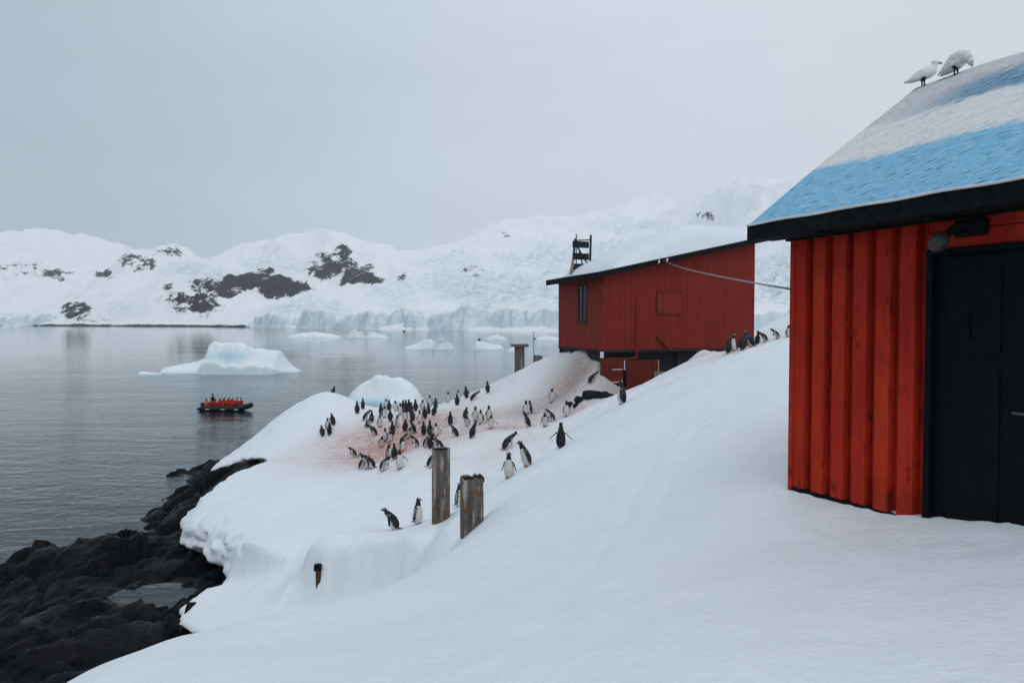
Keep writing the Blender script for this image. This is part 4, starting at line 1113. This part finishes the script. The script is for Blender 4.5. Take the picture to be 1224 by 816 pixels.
def berg_px(name, u0, u1, vbase, prof, label, seed, depth=None, mat='berg', n=110, blue_fn=None):
    """prof in pixels of height over the base at fractions of the width"""
    Y = EYE * FPX / (vbase - 384.0); s = Y / FPX
    w = (u1 - u0) * s; cx = ((u0 + u1) / 2 - 612) * s
    return berg(name, cx, Y + (depth or w * .4) * .4, [(-w / 2 + w * a, h * s) for a, h in prof], depth or w * .4, label, seed, n, blue_fn, mat)
def main_blue(X, Y, Z):
    return 1.0 * np.exp(-((X - .5) / 4.2) ** 2 - ((Z - 3.3) / 1.2) ** 2) * (Y < .5) + .5 * np.exp(-((X - 4) / 9) ** 2 - ((Z - .4) / .8) ** 2)
berg_px('iceberg', 178, 347, 447, [(0, 1), (.03, 6), (.1, 8), (.2, 11), (.29, 15), (.34, 18), (.36, 33), (.385, 38), (.46, 37), (.58, 33), (.7, 29), (.82, 27), (.86, 24), (.885, 17), (.93, 8), (1, 1)], 'large white iceberg with blue hollow and steep left block', 3, 13, n=200, blue_fn=main_blue)
berg_px('ice_floe', 160, 187, 448, [(0, 1), (.15, 4), (.4, 2.5), (.7, 2), (1, 1)], 'thin low ice floe touching the tip of the large iceberg', 5, 3.5, n=50)
def shore_blue(X, Y, Z): return np.exp(-((Z - .6) / .7) ** 2) * (X < 1)
berg_px('iceberg', 404, 505, 489, [(0, 3), (.08, 15), (.18, 25), (.3, 33), (.42, 37), (.55, 36), (.7, 33), (.82, 27), (.9, 19), (1, 3)], 'rounded white iceberg just behind the penguin crowd', 11, 7.5, n=120, blue_fn=shore_blue)
sm = [(343, 404, 403, [(0, 1), (.2, 5), (.5, 6), (.8, 4), (1, 1)], 'flat wide ice floe before the far shore'),
      (414, 436, 403.5, [(0, 2), (.2, 7), (.45, 9), (.6, 6), (.8, 8), (1, 2)], 'low twin humped ice floe beyond the crowd'),
      (436, 463, 404, [(0, 2), (.15, 6), (.4, 7), (.7, 4), (1, 1)], 'low sloping ice floe beside the twin humped one'),
      (483, 521, 417.5, [(0, 2), (.15, 4), (.4, 7), (.65, 11), (.85, 12), (.95, 7), (1, 2)], 'pale blue wedge shaped ice block in open water'),
      (522, 543, 418, [(0, 3), (.2, 6), (.6, 9), (.85, 6), (1, 2)], 'small triangular ice block beside the wedge shaped one'),
      (523, 531, 406.5, [(0, 2), (.4, 8), (.7, 4), (1, 1)], 'tiny pointed ice block before the glacier'),
      (565, 602, 418, [(0, 3), (.1, 10), (.3, 9), (.6, 7), (.9, 5), (1, 2)], 'white ice block with square left end near the pier'),
      (580, 606, 406, [(0, 1), (.25, 5), (.6, 6), (1, 1)], 'low ice floe farther out behind the square ended one'),
      (606, 628, 421, [(0, 2), (.3, 7), (.7, 6), (1, 2)], 'small white ice floe just behind the squat pier'),
      (640, 672, 407, [(0, 2), (.3, 6), (.6, 5), (1, 2)], 'white ice floe half hidden by the red house'),
      (0, 22, 391.8, [(0, 2), (.4, 7), (.7, 9), (1, 2)], 'pale iceberg far off under the snow dome')]
for k, (a, b, v, p, lb) in enumerate(sm):
    berg_px('ice_floe', a, b, v, p, lb, 20 + k, mat='berg_far', n=56)
# low dark skerries
for k, (u, v, w, lb) in enumerate([(586, 405.5, 9, 'dark low skerry before the glacier front'), (573, 405.8, 4, 'tiny dark skerry beside the low one'), (650, 405, 30, 'long dark reef reaching out behind the red house'), (483, 396.3, 3.5, 'lone dark dot of rock on the far water')]):
    Y = EYE * FPX / (v - 384); s = Y / FPX
    o = lump('skerry', ((u - 612) * s, Y, .1), (w / 2 * s, w / 3 * s, 1.5 * s), 70 + k, M['boulder']); tag(o, lb, 'rock', 'skerries in the bay')

# ------------------------------------------------------------------ creatures: one continuous skin grown over posed volumes
class Flesh:
    """closed volumes with a colour on every vertex, fused by a voxel remesh; colours follow"""
    def __init__(self): self.m = MB(); self.c = []
    def loft(self, rings, colour, n=18):
        """rings: (centre, right vector*rx, front vector*ry); colour(t, angle) with angle 0 = front"""
        vs = []; cs = []
        for i, (c, a, b) in enumerate(rings):
            for k in range(n):
                th = 2 * math.pi * k / n
                vs.append(Vector(c) + Vector(a) * math.sin(th) + Vector(b) * math.cos(th)); cs.append(colour(i / (len(rings) - 1), th))
        fs = [(i * n + k, i * n + (k + 1) % n, (i + 1) * n + (k + 1) % n, (i + 1) * n + k) for i in range(len(rings) - 1) for k in range(n)]
        fs += [tuple(range(n)), tuple(range((len(rings) - 1) * n, len(rings) * n))]
        self.m.add(vs, fs); self.c += cs
    def ball(self, c, r, col, n=10, m=7, axes=None):
        c = Vector(c); A = axes or (Vector((1, 0, 0)), Vector((0, 1, 0)), Vector((0, 0, 1)))
        r = r if isinstance(r, (tuple, list)) else (r, r, r)
        rings = []
        for i in range(m + 1):
            t = math.pi * (i + .02) / (m + .04)
            rings.append((c - A[2] * r[2] * math.cos(t), A[0] * r[0] * math.sin(t), A[1] * r[1] * math.sin(t)))
        self.loft(rings, (lambda t, a: col) if not callable(col) else col, n)
    def limb(self, pts, rads, col, n=9, flat=None):
        """pts path; rads list of (across, through); flat = through direction"""
        P = [Vector(p) for p in pts]; rings = []
        for i, p in enumerate(P):
            t = (P[min(i + 1, len(P) - 1)] - P[max(i - 1, 0)]).normalized()
            f = Vector(flat) if flat else (Vector((0, -1, 0)) if abs(t.y) < .8 else Vector((0, 0, 1)))
            s = t.cross(f).normalized(); f = s.cross(t).normalized()
            r = rads[i] if isinstance(rads[i], (tuple, list)) else (rads[i], rads[i])
            rings.append((p, s * r[0], f * r[1]))
        self.loft(rings, (lambda t, a: col) if not callable(col) else col, n)
    def mesh(self, name, voxel, mat, smooth_it=2):
        me0 = self.m.mesh(name + '_src', mat)
        o = bpy.data.objects.new('tmp', me0); C.objects.link(o)
        md = o.modifiers.new('r', 'REMESH'); md.mode = 'VOXEL'; md.voxel_size = voxel
        if smooth_it:
            ms = o.modifiers.new('s', 'SMOOTH'); ms.iterations = smooth_it; ms.factor = .5
        dg = bpy.context.evaluated_depsgraph_get(); dg.update()
        me = bpy.data.meshes.new_from_object(o.evaluated_get(dg)); me.name = name
        bpy.data.objects.remove(o); 
        kd = kdtree.KDTree(len(self.m.v))
        for i, p in enumerate(self.m.v): kd.insert(p, i)
        kd.balance()
        cols = np.ones((len(me.vertices), 4), np.float32)
        for i, v in enumerate(me.vertices):
            acc = np.zeros(3); w = 0
            for co, idx, dist in kd.find_n(v.co, 2):
                q = 1 / (dist + 1e-4); acc += np.array(self.c[idx]) * q; w += q
            cols[i, :3] = acc / w
        ca = me.color_attributes.new('col', 'FLOAT_COLOR', 'POINT'); ca.data.foreach_set('color', cols.ravel())
        me.polygons.foreach_set('use_smooth', np.ones(len(me.polygons), bool))
        me.materials.clear(); me.materials.append(mat)
        return me

BLK, WHT, ORG, PNK = (0.012, 0.014, 0.017), (0.64, 0.63, 0.61), (0.50, 0.14, 0.035), (0.42, 0.19, 0.10)
def penguin_mesh(name, lean=0.0, bend=0.0, flip=0.0, neck=1.0, turn=0.0, crouch=1.0, headdown=0.0, flipback=0.0):
    """front is -Y, feet at z = 0; lean: whole body forward, bend: upper body forward, flip: flippers out (0..1), turn: head yaw"""
    F = Flesh()
    # spine: (height fraction, width, depth)
    prof = [(.035, .050, .050), (.06, .088, .085), (.11, .112, .112), (.19, .122, .124), (.28, .117, .118), (.37, .100, .100), (.445, .078, .080), (.505, .058, .062), (.55, .050, .052)]
    def sp(z):
        a = lean * z + bend * max(0, z - .22) ** 1.25 * 2.2
        return Vector((0, -a, z * crouch))
    zs = [p[0] * (neck if p[0] > .45 else 1.0) if p[0] <= .45 else .45 + (p[0] - .45) * neck for p in prof]
    rings = []
    for (z0, w, d), z in zip(prof, zs):
        c = sp(z); t = (sp(z + .01) - sp(z - .01)).normalized()
        right = Vector((1, 0, 0)); front = right.cross(t).normalized()
        if front.y > 0: front = -front
        rings.append((c, right * w, front * d))
    def body(t, a):
        fr = math.cos(a)                        # 1 at the belly
        if t > .93: return BLK
        if t > .80: return BLK if fr < .93 else WHT if t < .84 else BLK
        lim = .12 + .25 * max(0, t - .35) - (.25 if t < .14 else 0)
        if fr > lim:
            return PNK if t < .10 else tuple(c * (1.0 - .10 * max(0, .3 - t) * 3) for c in WHT)
        return BLK
    F.loft(rings, body, 26)
    # head
    hc = sp(zs[-1] + .028) + Vector((0, -.006, .018))
    t = (sp(zs[-1] + .01) - sp(zs[-1] - .03)).normalized()
    yaw = Matrix.Rotation(turn, 3, 'Z')
    pitch = -headdown
    hf = yaw @ Vector((0, -math.cos(pitch), math.sin(pitch))); hr = yaw @ Vector((1, 0, 0)); hu = hr.cross(hf).normalized()
    hu = hu if hu.z > 0 or headdown > 1.3 else -hu
    def headc(tt, a): return BLK
    F.ball(hc, (.050, .060, .052), headc, 16, 10, (hr, -hf, hu))
    for s in (-1, 1):
        F.ball(hc + hr * s * .028 + hu * .030 + hf * .004, (.024, .018, .017), WHT, 8, 5, (hr, hf, hu))
        F.ball(hc + hr * s * .043 + hf * .022 + hu * .008, .009, (.10, .05, .03), 6, 4)
    F.limb([hc + hf * .045 - hu * .004, hc + hf * .075 - hu * .008, hc + hf * .105 - hu * .014, hc + hf * .122 - hu * .022], [.020, .016, .011, .007], lambda tt, a: ORG if (math.cos(a) > -.3 and tt < .85) else (.02, .015, .012), 9)
    # flippers
    for s in (-1, 1):
        sh = sp(.40); sx = .098
        o = Vector((s * sx, sh.y + .01, sh.z)); ang = .13 + flip * .72
        d = Vector((s * math.sin(ang), .06 + flipback, -math.cos(ang))).normalized()
        side = Vector((s * math.cos(ang), 0, math.sin(ang)))
        pts = [o + Vector((-s * .015, 0, .012)), o + d * .06, o + d * .13, o + d * .20, o + d * .245]
        def fc(tt, a): return BLK if math.cos(a) * s > -.35 else (.42, .42, .42)
        F.limb([p + Vector((s * .012, 0, 0)) for p in pts], [(.030, .016), (.036, .013), (.034, .012), (.026, .0115), (.012, .010)], fc, 10, flat=side)
    # tail and feet
    tb = sp(.06)
    F.limb([tb + Vector((0, .07, .015)), tb + Vector((0, .13, -.005)), tb + Vector((0, .19, -.028 + .01))], [(.045, .018), (.032, .013), (.012, .009)], BLK, 9, flat=(0, 0, 1))
    for s in (-1, 1):
        F.ball((s * .052, -.005, .045), (.040, .045, .045), lambda tt, a: PNK if tt < .5 else WHT, 10, 6)
        for k in (-1, 0, 1):
            F.limb([(s * .052, .02, .016), (s * .052 + k * .018, -.05, .013), (s * .052 + k * .036, -.105, .009)], [(.018, .012), (.016, .010), (.008, .008)], ORG, 7, flat=(0, 0, 1))
    return F.mesh(name, .0085, M['animal'], 2)
POSE = {
    'up': penguin_mesh('penguin_upright', lean=.03, neck=1.25),
    'out': penguin_mesh('penguin_flippers_out', lean=.02, flip=.95, neck=1.15),
    'turn': penguin_mesh('penguin_head_turned', lean=.05, neck=1.1, turn=1.1, flip=.25),
    'turnl': penguin_mesh('penguin_head_turned_left', lean=.03, neck=1.1, turn=-1.1, flip=.35),
    'hunch': penguin_mesh('penguin_hunched', lean=.16, bend=.35, neck=.65, crouch=.93, flip=.12),
    'bent': penguin_mesh('penguin_bent', lean=.10, bend=.62, neck=.8, crouch=.92, headdown=.9, flip=.30, flipback=.15),
    'stretch': penguin_mesh('penguin_stretched', lean=-.02, neck=1.7, headdown=-.7, flip=.2),
    'glance': penguin_mesh('penguin_glancing', lean=.10, bend=.15, neck=.75, crouch=.95, turn=.8, flip=.1),
    'walk': penguin_mesh('penguin_walking', lean=.22, bend=.12, neck=1.1, flip=.35, flipback=.3),
}
# (u, v of the feet, facing in degrees: 0 to the camera, 90 to picture right, 180 away, 270 left; pose)
def z1(x, y): return 370 + x / 6.275, 440 + y / 6.275
def z2(x, y): return 500 + x / 4.708, 440 + y / 4.708
def z3(x, y): return 840 + x / 10.2, 370 + y / 10.2
def z4(x, y): return 370 + x / 3.71, 440 + y / 3.71
PEN = []
def P(uv, face, pose, where, label=None, size=1.0): PEN.append((uv[0], uv[1], face, pose, where, label, size))
crowd1 = [(357, 340, 200, 'up'), (400, 306, 170, 'out'), (178, 426, 190, 'hunch'), (135, 462, 20, 'up'), (98, 510, 200, 'hunch'), (150, 500, 160, 'out'), (412, 392, 80, 'hunch'), (428, 446, 75, 'hunch'), (466, 406, 150, 'up'),
          (536, 352, 215, 'up'), (560, 372, 20, 'turn'), (606, 395, 180, 'glance'), (597, 320, 190, 'turn'), (574, 300, 10, 'up'), (645, 322, 340, 'up'), (492, 502, 280, 'bent'), (525, 440, 30, 'turn'), (536, 592, 5, 'hunch'),
          (568, 545, 330, 'up'), (598, 556, 20, 'glance'), (622, 500, 190, 'turn'), (657, 442, 60, 'up'), (702, 332, 170, 'up'), (722, 338, 195, 'stretch'), (745, 322, 160, 'turn'), (716, 398, 350, 'up'), (772, 396, 185, 'hunch'),
          (795, 322, 200, 'up'), (826, 412, 10, 'stretch'), (716, 472, 170, 'glance'), (736, 524, 30, 'hunch'), (688, 572, 110, 'hunch'), (703, 622, 15, 'up'), (788, 488, 250, 'walk'), (806, 592, 300, 'hunch'), (856, 500, 185, 'out'),
          (906, 602, 165, 'up'), (902, 502, 200, 'stretch'), (948, 512, 10, 'out'), (866, 594, 60, 'hunch'), (932, 592, 340, 'glance'), (845, 310, 20, 'glance'), (866, 376, 200, 'glance'), (892, 342, 230, 'up'), (930, 356, 140, 'walk'),
          (946, 305, 180, 'out'), (902, 276, 350, 'up'), (760, 345, 175, 'walk'), (680, 350, 10, 'turn')]
for x, y, a, p in crowd1: P(z1(x, y), a, p, 'crowd')
P(z1(340, 668), 300, 'hunch', 'front', 'white bellied penguin standing apart at the left front of the crowd')
for x, y, a, p, lb in [(385, 757, 70, 'hunch', 'penguin facing right at the left end of the front row'), (432, 754, 10, 'hunch', 'penguin facing out second in the front row of the crowd'), (472, 752, 285, 'bent', 'penguin bending left in the front row of the crowd'),
                       (545, 772, 50, 'hunch', 'penguin with white belly in the middle of the front row'), (592, 690, 80, 'up', 'penguin standing in profile just behind the front row'), (636, 684, 175, 'up', 'penguin showing its black back behind the front row'),
                       (676, 756, 10, 'out', 'penguin with flippers spread at the right end of the front row')]: P(z1(x, y), a, p, 'front', lb)
P(z1(985, 612), 280, 'bent', 'front', 'penguin bending behind the top of the taller post')
P(z1(900, 748), 75, 'hunch', 'front', 'penguin half hidden to the left of the taller post')
back = [(168, 186, 0, 'up'), (224, 182, 10, 'up'), (218, 209, 190, 'up'), (272, 169, 200, 'walk'), (302, 184, 110, 'bent'), (390, 139, 230, 'out')]
for x, y, a, p in back: P(z2(x, y), a, p, 'ridge')
path = [(180, 318, 180, 'out'), (262, 282, 160, 'hunch'), (276, 326, 350, 'hunch'), (320, 294, 10, 'turn'), (353, 312, 330, 'turn'), (396, 292, 30, 'turnl'), (410, 342, 0, 'out'), (216, 386, 240, 'hunch'), (300, 394, 130, 'walk')]
for x, y, a, p in path: P(z2(x, y), a, p, 'path')
P(z2(488, 458), 120, 'bent', 'slope', 'penguin preening with its head bent down on the open slope')
P(z2(510, 616), 350, 'turn', 'slope', 'white fronted penguin standing upright on the open slope', 1.05)
P(z2(618, 551), 285, 'walk', 'slope', 'black backed penguin leaning left on the open slope', 1.08)
P(z2(802, 449), 180, 'out', 'slope', 'penguin seen from behind with flippers spread on the open slope', 1.03)
for x, y, a, p, lb in [(606, 262, 10, 'up', 'white fronted penguin at the back of the trio by the brown bank'), (630, 256, 280, 'up', 'penguin in profile at the back of the trio by the brown bank'), (622, 331, 250, 'walk', 'black backed penguin in front of the trio by the brown bank'),
                       (713, 326, 0, 'hunch', 'broad white bellied penguin below the brown bank'), (758, 300, 290, 'hunch', 'small dark penguin beside the broad white bellied one'), (833, 272, 0, 'up', 'white bellied penguin on the path below the boulders'),
                       (752, 190, 15, 'out', 'pale penguin standing on the brown snow bank'), (968, 84, 120, 'bent', 'penguin bending beside the basement corner of the house')]: P(z2(x, y), a, p, 'bank', lb)
P(z2(1148, 201), 265, 'turn', 'slope', 'penguin looking up in front of the basement doors', 1.05)
P(z4(382, 716), 265, 'hunch', 'posts', 'hunched penguin facing the water below the two posts', 1.0)
P(z4(478, 691), 60, 'turn', 'posts', 'upright penguin standing next to the hunched one below the posts', 1.03)
P(z4(662, 614), 60, 'up', 'posts', 'penguin half hidden behind the shorter post', 1.0)
for x, y, a, p, lb in [(242, 505, 0, 'up', 'penguin behind the first black backed one at the house corner'), (310, 532, 180, 'up', 'black backed penguin at the lower end of the row by the house'), (388, 505, 310, 'turn', 'pale penguin second in the row by the house'), (486, 490, 170, 'hunch', 'small hunched black penguin third in the row by the house'),
                       (605, 452, 250, 'hunch', 'penguin turned away in the dark pair at the house corner'), (662, 425, 165, 'walk', 'leaning penguin in the dark pair at the house corner'), (768, 386, 265, 'bent', 'small bent penguin between the dark pair and the preening one'), (915, 352, 300, 'bent', 'preening penguin with white belly near the red hut'),
                       (1040, 335, 30, 'turn', 'upright white bellied penguin next to the red hut wall')]: P(z3(x, y), a, p, 'row', lb)
PLACE = {'crowd': 'in the dense crowd on stained snow', 'group': 'in the small group left of the crowd', 'pair': 'of the pair at the mound edge', 'ridge': 'on the skyline by the water', 'path': 'on the trodden path right of the crowd'}
KINDS = {'F': 'white bellied penguin', 'B': 'black backed penguin', 'S': 'penguin in profile'}
MOOD = {'up': 'standing upright', 'out': 'with flippers spread', 'turn': 'with head turned', 'turnl': 'with head turned', 'hunch': 'standing hunched', 'bent': 'bending down', 'walk': 'leaning forward', 'stretch': 'stretching its neck', 'glance': 'glancing aside'}
for k, (u, v, face, pose, where, lb, size) in enumerate(PEN):
    q = hit(u, v)
    if q is None:
        for dv in range(1, 14):
            q = hit(u, v + dv)
            if q: break
    r = random.Random(k)
    s = size * r.uniform(.96, 1.10) * 1.12
    o = bpy.data.objects.new('penguin', POSE[pose]); link(o)
    o.location = (q[0], q[1], q[2] - .012); o.scale = (s, s, s)
    # facing is given as seen: turn it into the world about the sight line
    o.rotation_euler = (0, 0, math.radians(face + r.uniform(-9, 9)) - math.atan2(q[0], q[1]))
    fcat = 'F' if math.cos(math.radians(face)) > .6 else 'B' if math.cos(math.radians(face)) < -.6 else 'S'
    wh = 'group' if (where == 'crowd' and u < 405) else 'pair' if (where == 'crowd' and u < 436 and v < 496) else where
    lab = lb or '%s %s %s' % (KINDS[fcat], MOOD[pose], PLACE[wh])
    tag(o, lab, 'penguin', 'penguins on the snow')
# one more resting behind the brow of the left mound, only its head and back in sight
q = hit(391, 468) or hit(391, 470) or hit(391, 473) or hit(391, 478)
o = bpy.data.objects.new('penguin', POSE['hunch']); link(o); o.location = (q[0] - .02, q[1] + 1.5, gz(q[0], q[1] + 1.5) - .01); o.rotation_euler = (0, 0, math.radians(170)); o.scale = (1.05,) * 3
tag(o, 'lone penguin peeping over the top of the left snow mound', 'penguin', 'penguins on the snow')

# ------------------------------------------------------------------ white birds on the hut ridge
def bird_mesh(name, preen):
    F = Flesh(); Wb = (0.80, 0.80, 0.79); G = (0.10, 0.10, 0.10); K = (0.03, 0.03, 0.035); PK = (.42, .30, .26)
    rings = []
    if not preen:
        sp = [(.185, .050, .012, .010), (.13, .075, .028, .020), (.07, .105, .052, .044), (0, .130, .068, .062), (-.05, .150, .066, .066), (-.085, .172, .050, .056), (-.10, .200, .034, .038), (-.105, .225, .026, .028)]
    else:
        sp = [(.16, .072, .012, .010), (.11, .098, .034, .028), (.06, .128, .060, .058), (0, .160, .078, .080), (-.05, .172, .074, .082), (-.09, .158, .056, .066), (-.115, .130, .040, .046)]
    for i, (y, z, a, b) in enumerate(sp):
        p0 = sp[max(i - 1, 0)]; p1 = sp[min(i + 1, len(sp) - 1)]
        t = Vector((0, p1[0] - p0[0], p1[1] - p0[1])).normalized(); rt = Vector((1, 0, 0)); rings.append((Vector((0, y, z)), rt * a, rt.cross(t).normalized() * b))
    F.loft(rings, lambda t, a: Wb, 18)
    if not preen:
        F.ball((0, -.115, .243), (.031, .038, .032), Wb, 12, 8)
        F.limb([(0, -.145, .243), (0, -.165, .240), (0, -.185, .232)], [.014, .012, .005], G, 8)
        F.ball((.0, -.142, .252), (.012, .010, .010), PK, 6, 4)
    else:
        F.ball((0, -.135, .105), (.030, .034, .036), Wb, 12, 8)
        F.limb([(0, -.150, .085), (0, -.150, .065), (0, -.145, .045)], [.014, .012, .005], PK, 8)
    for s in (-1, 1):
        F.limb([(s * .055, -.05, .150), (s * .068, .02, .128), (s * .050, .10, .085), (s * .022, .165, .055)], [(.040, .012), (.048, .012), (.030, .010), (.010, .007)], Wb, 9, flat=(s, 0, .2))
        F.limb([(s * .028, .0, .075), (s * .028, -.002, .04), (s * .028, 0, .006)], [.013, .0085, .009], K, 7)
        for k in (-1, 0, 1): F.limb([(s * .028, .008, .008), (s * .028 + k * .014, -.035, .006)], [(.009, .007), (.006, .006)], K, 6, flat=(0, 0, 1))
    return F.mesh(name, .0052, M['animal'], 2)
HUT_M = Matrix.Translation((HUT_O[0], HUT_O[1], EYE)) @ Matrix.Rotation(HUT_RZ, 4, 'Z')
for x, preen, rz, lb in ((-.14, False, 82, 'white bird standing at the end of the hut roof ridge'), (.20, True, 30, 'white bird preening with its head tucked down on the hut ridge')):
    p = HUT_M @ Vector((x, 1.955, 2.462))
    o = bpy.data.objects.new('white_bird', bird_mesh('white_bird', preen)); link(o); o.location = p
    o.rotation_euler = (0, 0, math.radians(rz)); o.scale = (1.0,) * 3
    tag(o, lb, 'bird', 'white birds on the hut roof')

# ------------------------------------------------------------------ inflatable boat with people
M['rubber'] = plain('black_boat_rubber', (0.010, 0.012, 0.015), .45, .3, 5, .1)
M['orange'] = plain('orange_bag', (0.55, 0.16, 0.03), .6, .15, 8, .1)
def build_boat():
    q = at(271, 490.5, 10 * FPX / (490.5 - 384))
    bx, by = q[0], q[1]
    rz = math.radians(-6)
    b = empty('inflatable_boat', (bx, by, -.17), rz); tag(b, 'black inflatable boat full of people in red jackets', 'boat')
    zt = .40; r = .31
    side = lambda s: [(-3.05, s * .78, zt - .03), (-2.5, s * .80, zt), (-1.2, s * .82, zt), (.2, s * .82, zt), (1.3, s * .80, zt + .03), (2.0, s * .68, zt + .14), (2.55, s * .42, zt + .30), (2.85, s * .0, zt + .40)]
    rr = [.10, .29, .31, .31, .31, .31, .30, .28]
    def dense(p, rs, n=5):
        P_, R2 = [], []
        for i in range(len(p) - 1):
            for k in range(n):
                t = k / n; P_.append(tuple(a + (c - a) * t for a, c in zip(p[i], p[i + 1]))); R2.append(rs[i] + (rs[i + 1] - rs[i]) * t)
        return P_ + [p[-1]], R2 + [rs[-1]]
    for s in (-1, 1):
        pts, rs = dense(side(s), rr); t = MB().tube(pts, rs, 14).build('tube', M['rubber'], b, smooth=True)
        for x in (-1.9, -.1, 1.5):
            MB().box((x, s * 1.128 - .012, zt - .04), (x + .45, s * 1.128 + .012, zt + .05)).build('patch', M['white_trim'] if s < 0 else M['rubber'], t)
        MB().tube([(x, s * (.84 + .02 * math.sin(x * 4)), zt + .325) for x in np.linspace(-2.3, 1.3, 24)], .014, 6).build('grab_line', M['cable'], t)
    MB().box((-2.55, -.62, .24), (1.9, .62, .30)).build('floor', M['rubber'], b)
    MB().box((-2.62, -.60, .05), (-2.52, .60, .62)).build('transom', M['rubber'], b)
    m = MB().box((-3.0, -.2, .55), (-2.6, .2, 1.0)).build('outboard_motor', M['rubber'], b, bevel=.06)
    MB().box((-2.92, -.07, -.35), (-2.72, .07, .55)).build('leg', M['rubber'], m); MB().bar((-2.62, 0, .85), (-2.1, .05, .95), .05).build('tiller', M['rubber'], m)
    return Matrix.Translation((bx, by, -.17)) @ Matrix.Rotation(rz, 4, 'Z'), rz
BM_, brz = build_boat()
RED, ORJ, SKIN, NAVY, HAT = (0.42, 0.020, 0.014), (0.55, .12, .03), (.42, .24, .17), (0.012, 0.016, 0.022), (0.02, 0.022, 0.028)
def person_mesh(name, jacket, hat, seated=True, hood=False):
    """front is -Y; seat at z = 0 when seated, feet at z = 0 when standing"""
    F = Flesh()
    z0 = 0.0 if seated else .86
    J = lambda t, a: jacket
    F.loft([(Vector((0, y, z0 + z)), Vector((w, 0, 0)), Vector((0, -d, 0))) for z, y, w, d in ((-.02, 0, .15, .12), (.06, 0, .19, .15), (.22, .01, .185, .15), (.38, .0, .205, .15), (.48, -.01, .20, .13), (.545, -.01, .11, .09), (.58, -.015, .065, .065), (.63, -.02, .058, .06))],
           lambda t, a: jacket if t < .83 else (jacket if hood else NAVY), 16)
    hc = Vector((0, -.03, z0 + .725))
    F.ball(hc, (.078, .095, .115), lambda t, a: (hat if (t > .62 or math.cos(a) < (.35 if not hood else .6)) else SKIN), 16, 12, (Vector((1, 0, 0)), Vector((0, -1, 0)), Vector((0, 0, 1))))
    F.ball(hc + Vector((0, -.095, -.012)), (.016, .022, .024), SKIN, 6, 5)
    if not hood: F.ball(hc + Vector((0, .01, .055)), (.092, .105, .078), hat, 14, 7)
    for s in (-1, 1):
        if seated:
            F.limb([(s * .19, 0, z0 + .46), (s * .255, -.02, z0 + .32), (s * .25, -.10, z0 + .19), (s * .17, -.26, z0 + .17), (s * .11, -.33, z0 + .17)], [.075, .07, .064, .052, .045], jacket, 9)
            F.limb([(s * .10, .0, .04), (s * .12, -.22, .07), (s * .13, -.42, .07), (s * .13, -.46, -.10), (s * .13, -.44, -.36)], [.10, .095, .08, .07, .05], NAVY, 9)
            F.limb([(s * .13, -.42, -.37), (s * .135, -.58, -.385)], [(.05, .04), (.04, .03)], NAVY, 8)
            hx, hy, hz = s * .10, -.36, z0 + .17
        else:
            F.limb([(s * .19, 0, z0 + .46), (s * .27, .0, z0 + .28), (s * .28, -.05, z0 + .12), (s * .24, -.18, z0 + .02)], [.075, .07, .06, .046], jacket, 9)
            F.limb([(s * .09, 0, z0 + .04), (s * .11, -.02, .48), (s * .12, .0, .08)], [.11, .085, .06], NAVY, 9)
            F.limb([(s * .12, .03, .045), (s * .13, -.18, .04)], [(.05, .04), (.045, .03)], NAVY, 8)
            hx, hy, hz = s * .24, -.22, z0 + .0
        for k in range(4): F.limb([(hx + (k - 1.5) * .022, hy + .02, hz), (hx + (k - 1.5) * .024, hy - .05, hz - .01), (hx + (k - 1.5) * .022, hy - .075, hz - .035)], [.014, .013, .011], NAVY, 6)
        F.limb([(hx - s * .035, hy + .03, hz), (hx - s * .06, hy - .02, hz + .01)], [.015, .012], NAVY, 6)
    return F.mesh(name, .017, M['cloth'], 1)
PM = {'hat': person_mesh('person_red_jacket', RED, HAT), 'hood': person_mesh('person_red_hood', RED, (.30, .02, .016), True, True), 'drive': person_mesh('person_dark_suit', (0.014, 0.026, 0.034), HAT, False), 'orange': person_mesh('person_orange_vest', ORJ, HAT)}
seats = []
for i, x in enumerate((-1.42, -.92, -.45, .02, .5, 1.0)): seats.append((x, -.80, 'hat' if i % 2 else 'hood', 180))
for i, x in enumerate((-1.15, -.65, -.12, .35, .82, 1.32)): seats.append((x, .80, 'hat' if (i % 3) else 'hood', 0))
seats.append((-2.0, -.80, 'orange', 170))
for k, (x, y, kind, a) in enumerate(seats):
    o = bpy.data.objects.new('person', PM[kind]); link(o)
    o.location = BM_ @ Vector((x, y * .95, .69)); o.rotation_euler = (0, 0, brz + math.radians(a + random.Random(k).uniform(-14, 14)))
    near = y < 0
    if kind == 'orange': lb = 'person in an orange vest seated at the boat stern'
    else: lb = ('red jacketed person with %s seated on the %s' % ('dark hat' if kind == 'hat' else 'red hood up', 'near boat tube, back to shore' if near else 'far boat tube, facing shore'))
    tag(o, lb, 'person', 'people seated in the boat')
o = bpy.data.objects.new('person', PM['drive']); link(o); o.location = BM_ @ Vector((-1.75, .15, .302)); o.rotation_euler = (0, 0, brz + math.radians(90)); tag(o, 'person in dark clothes standing at the stern steering the boat', 'person', 'people in the boat')

# ------------------------------------------------------------------ cold haze over the bay
def haze():
    m = bpy.data.materials.new('haze'); m.use_nodes = True; nt = m.node_tree; nt.nodes.clear()
    out = nt.nodes.new('ShaderNodeOutputMaterial'); v = nt.nodes.new('ShaderNodeVolumePrincipled')
    v.inputs['Color'].default_value = (0.97, 0.98, 0.99, 1); v.inputs['Density'].default_value = 0.00009; v.inputs['Anisotropy'].default_value = 0.2
    nt.links.new(v.outputs[0], out.inputs['Volume'])
    o = MB().box((-3600, -800, -8), (3600, 4000, 620)).build('haze', m)
    tag(o, 'thin pale haze over the bay', None, None, 'stuff')
haze()
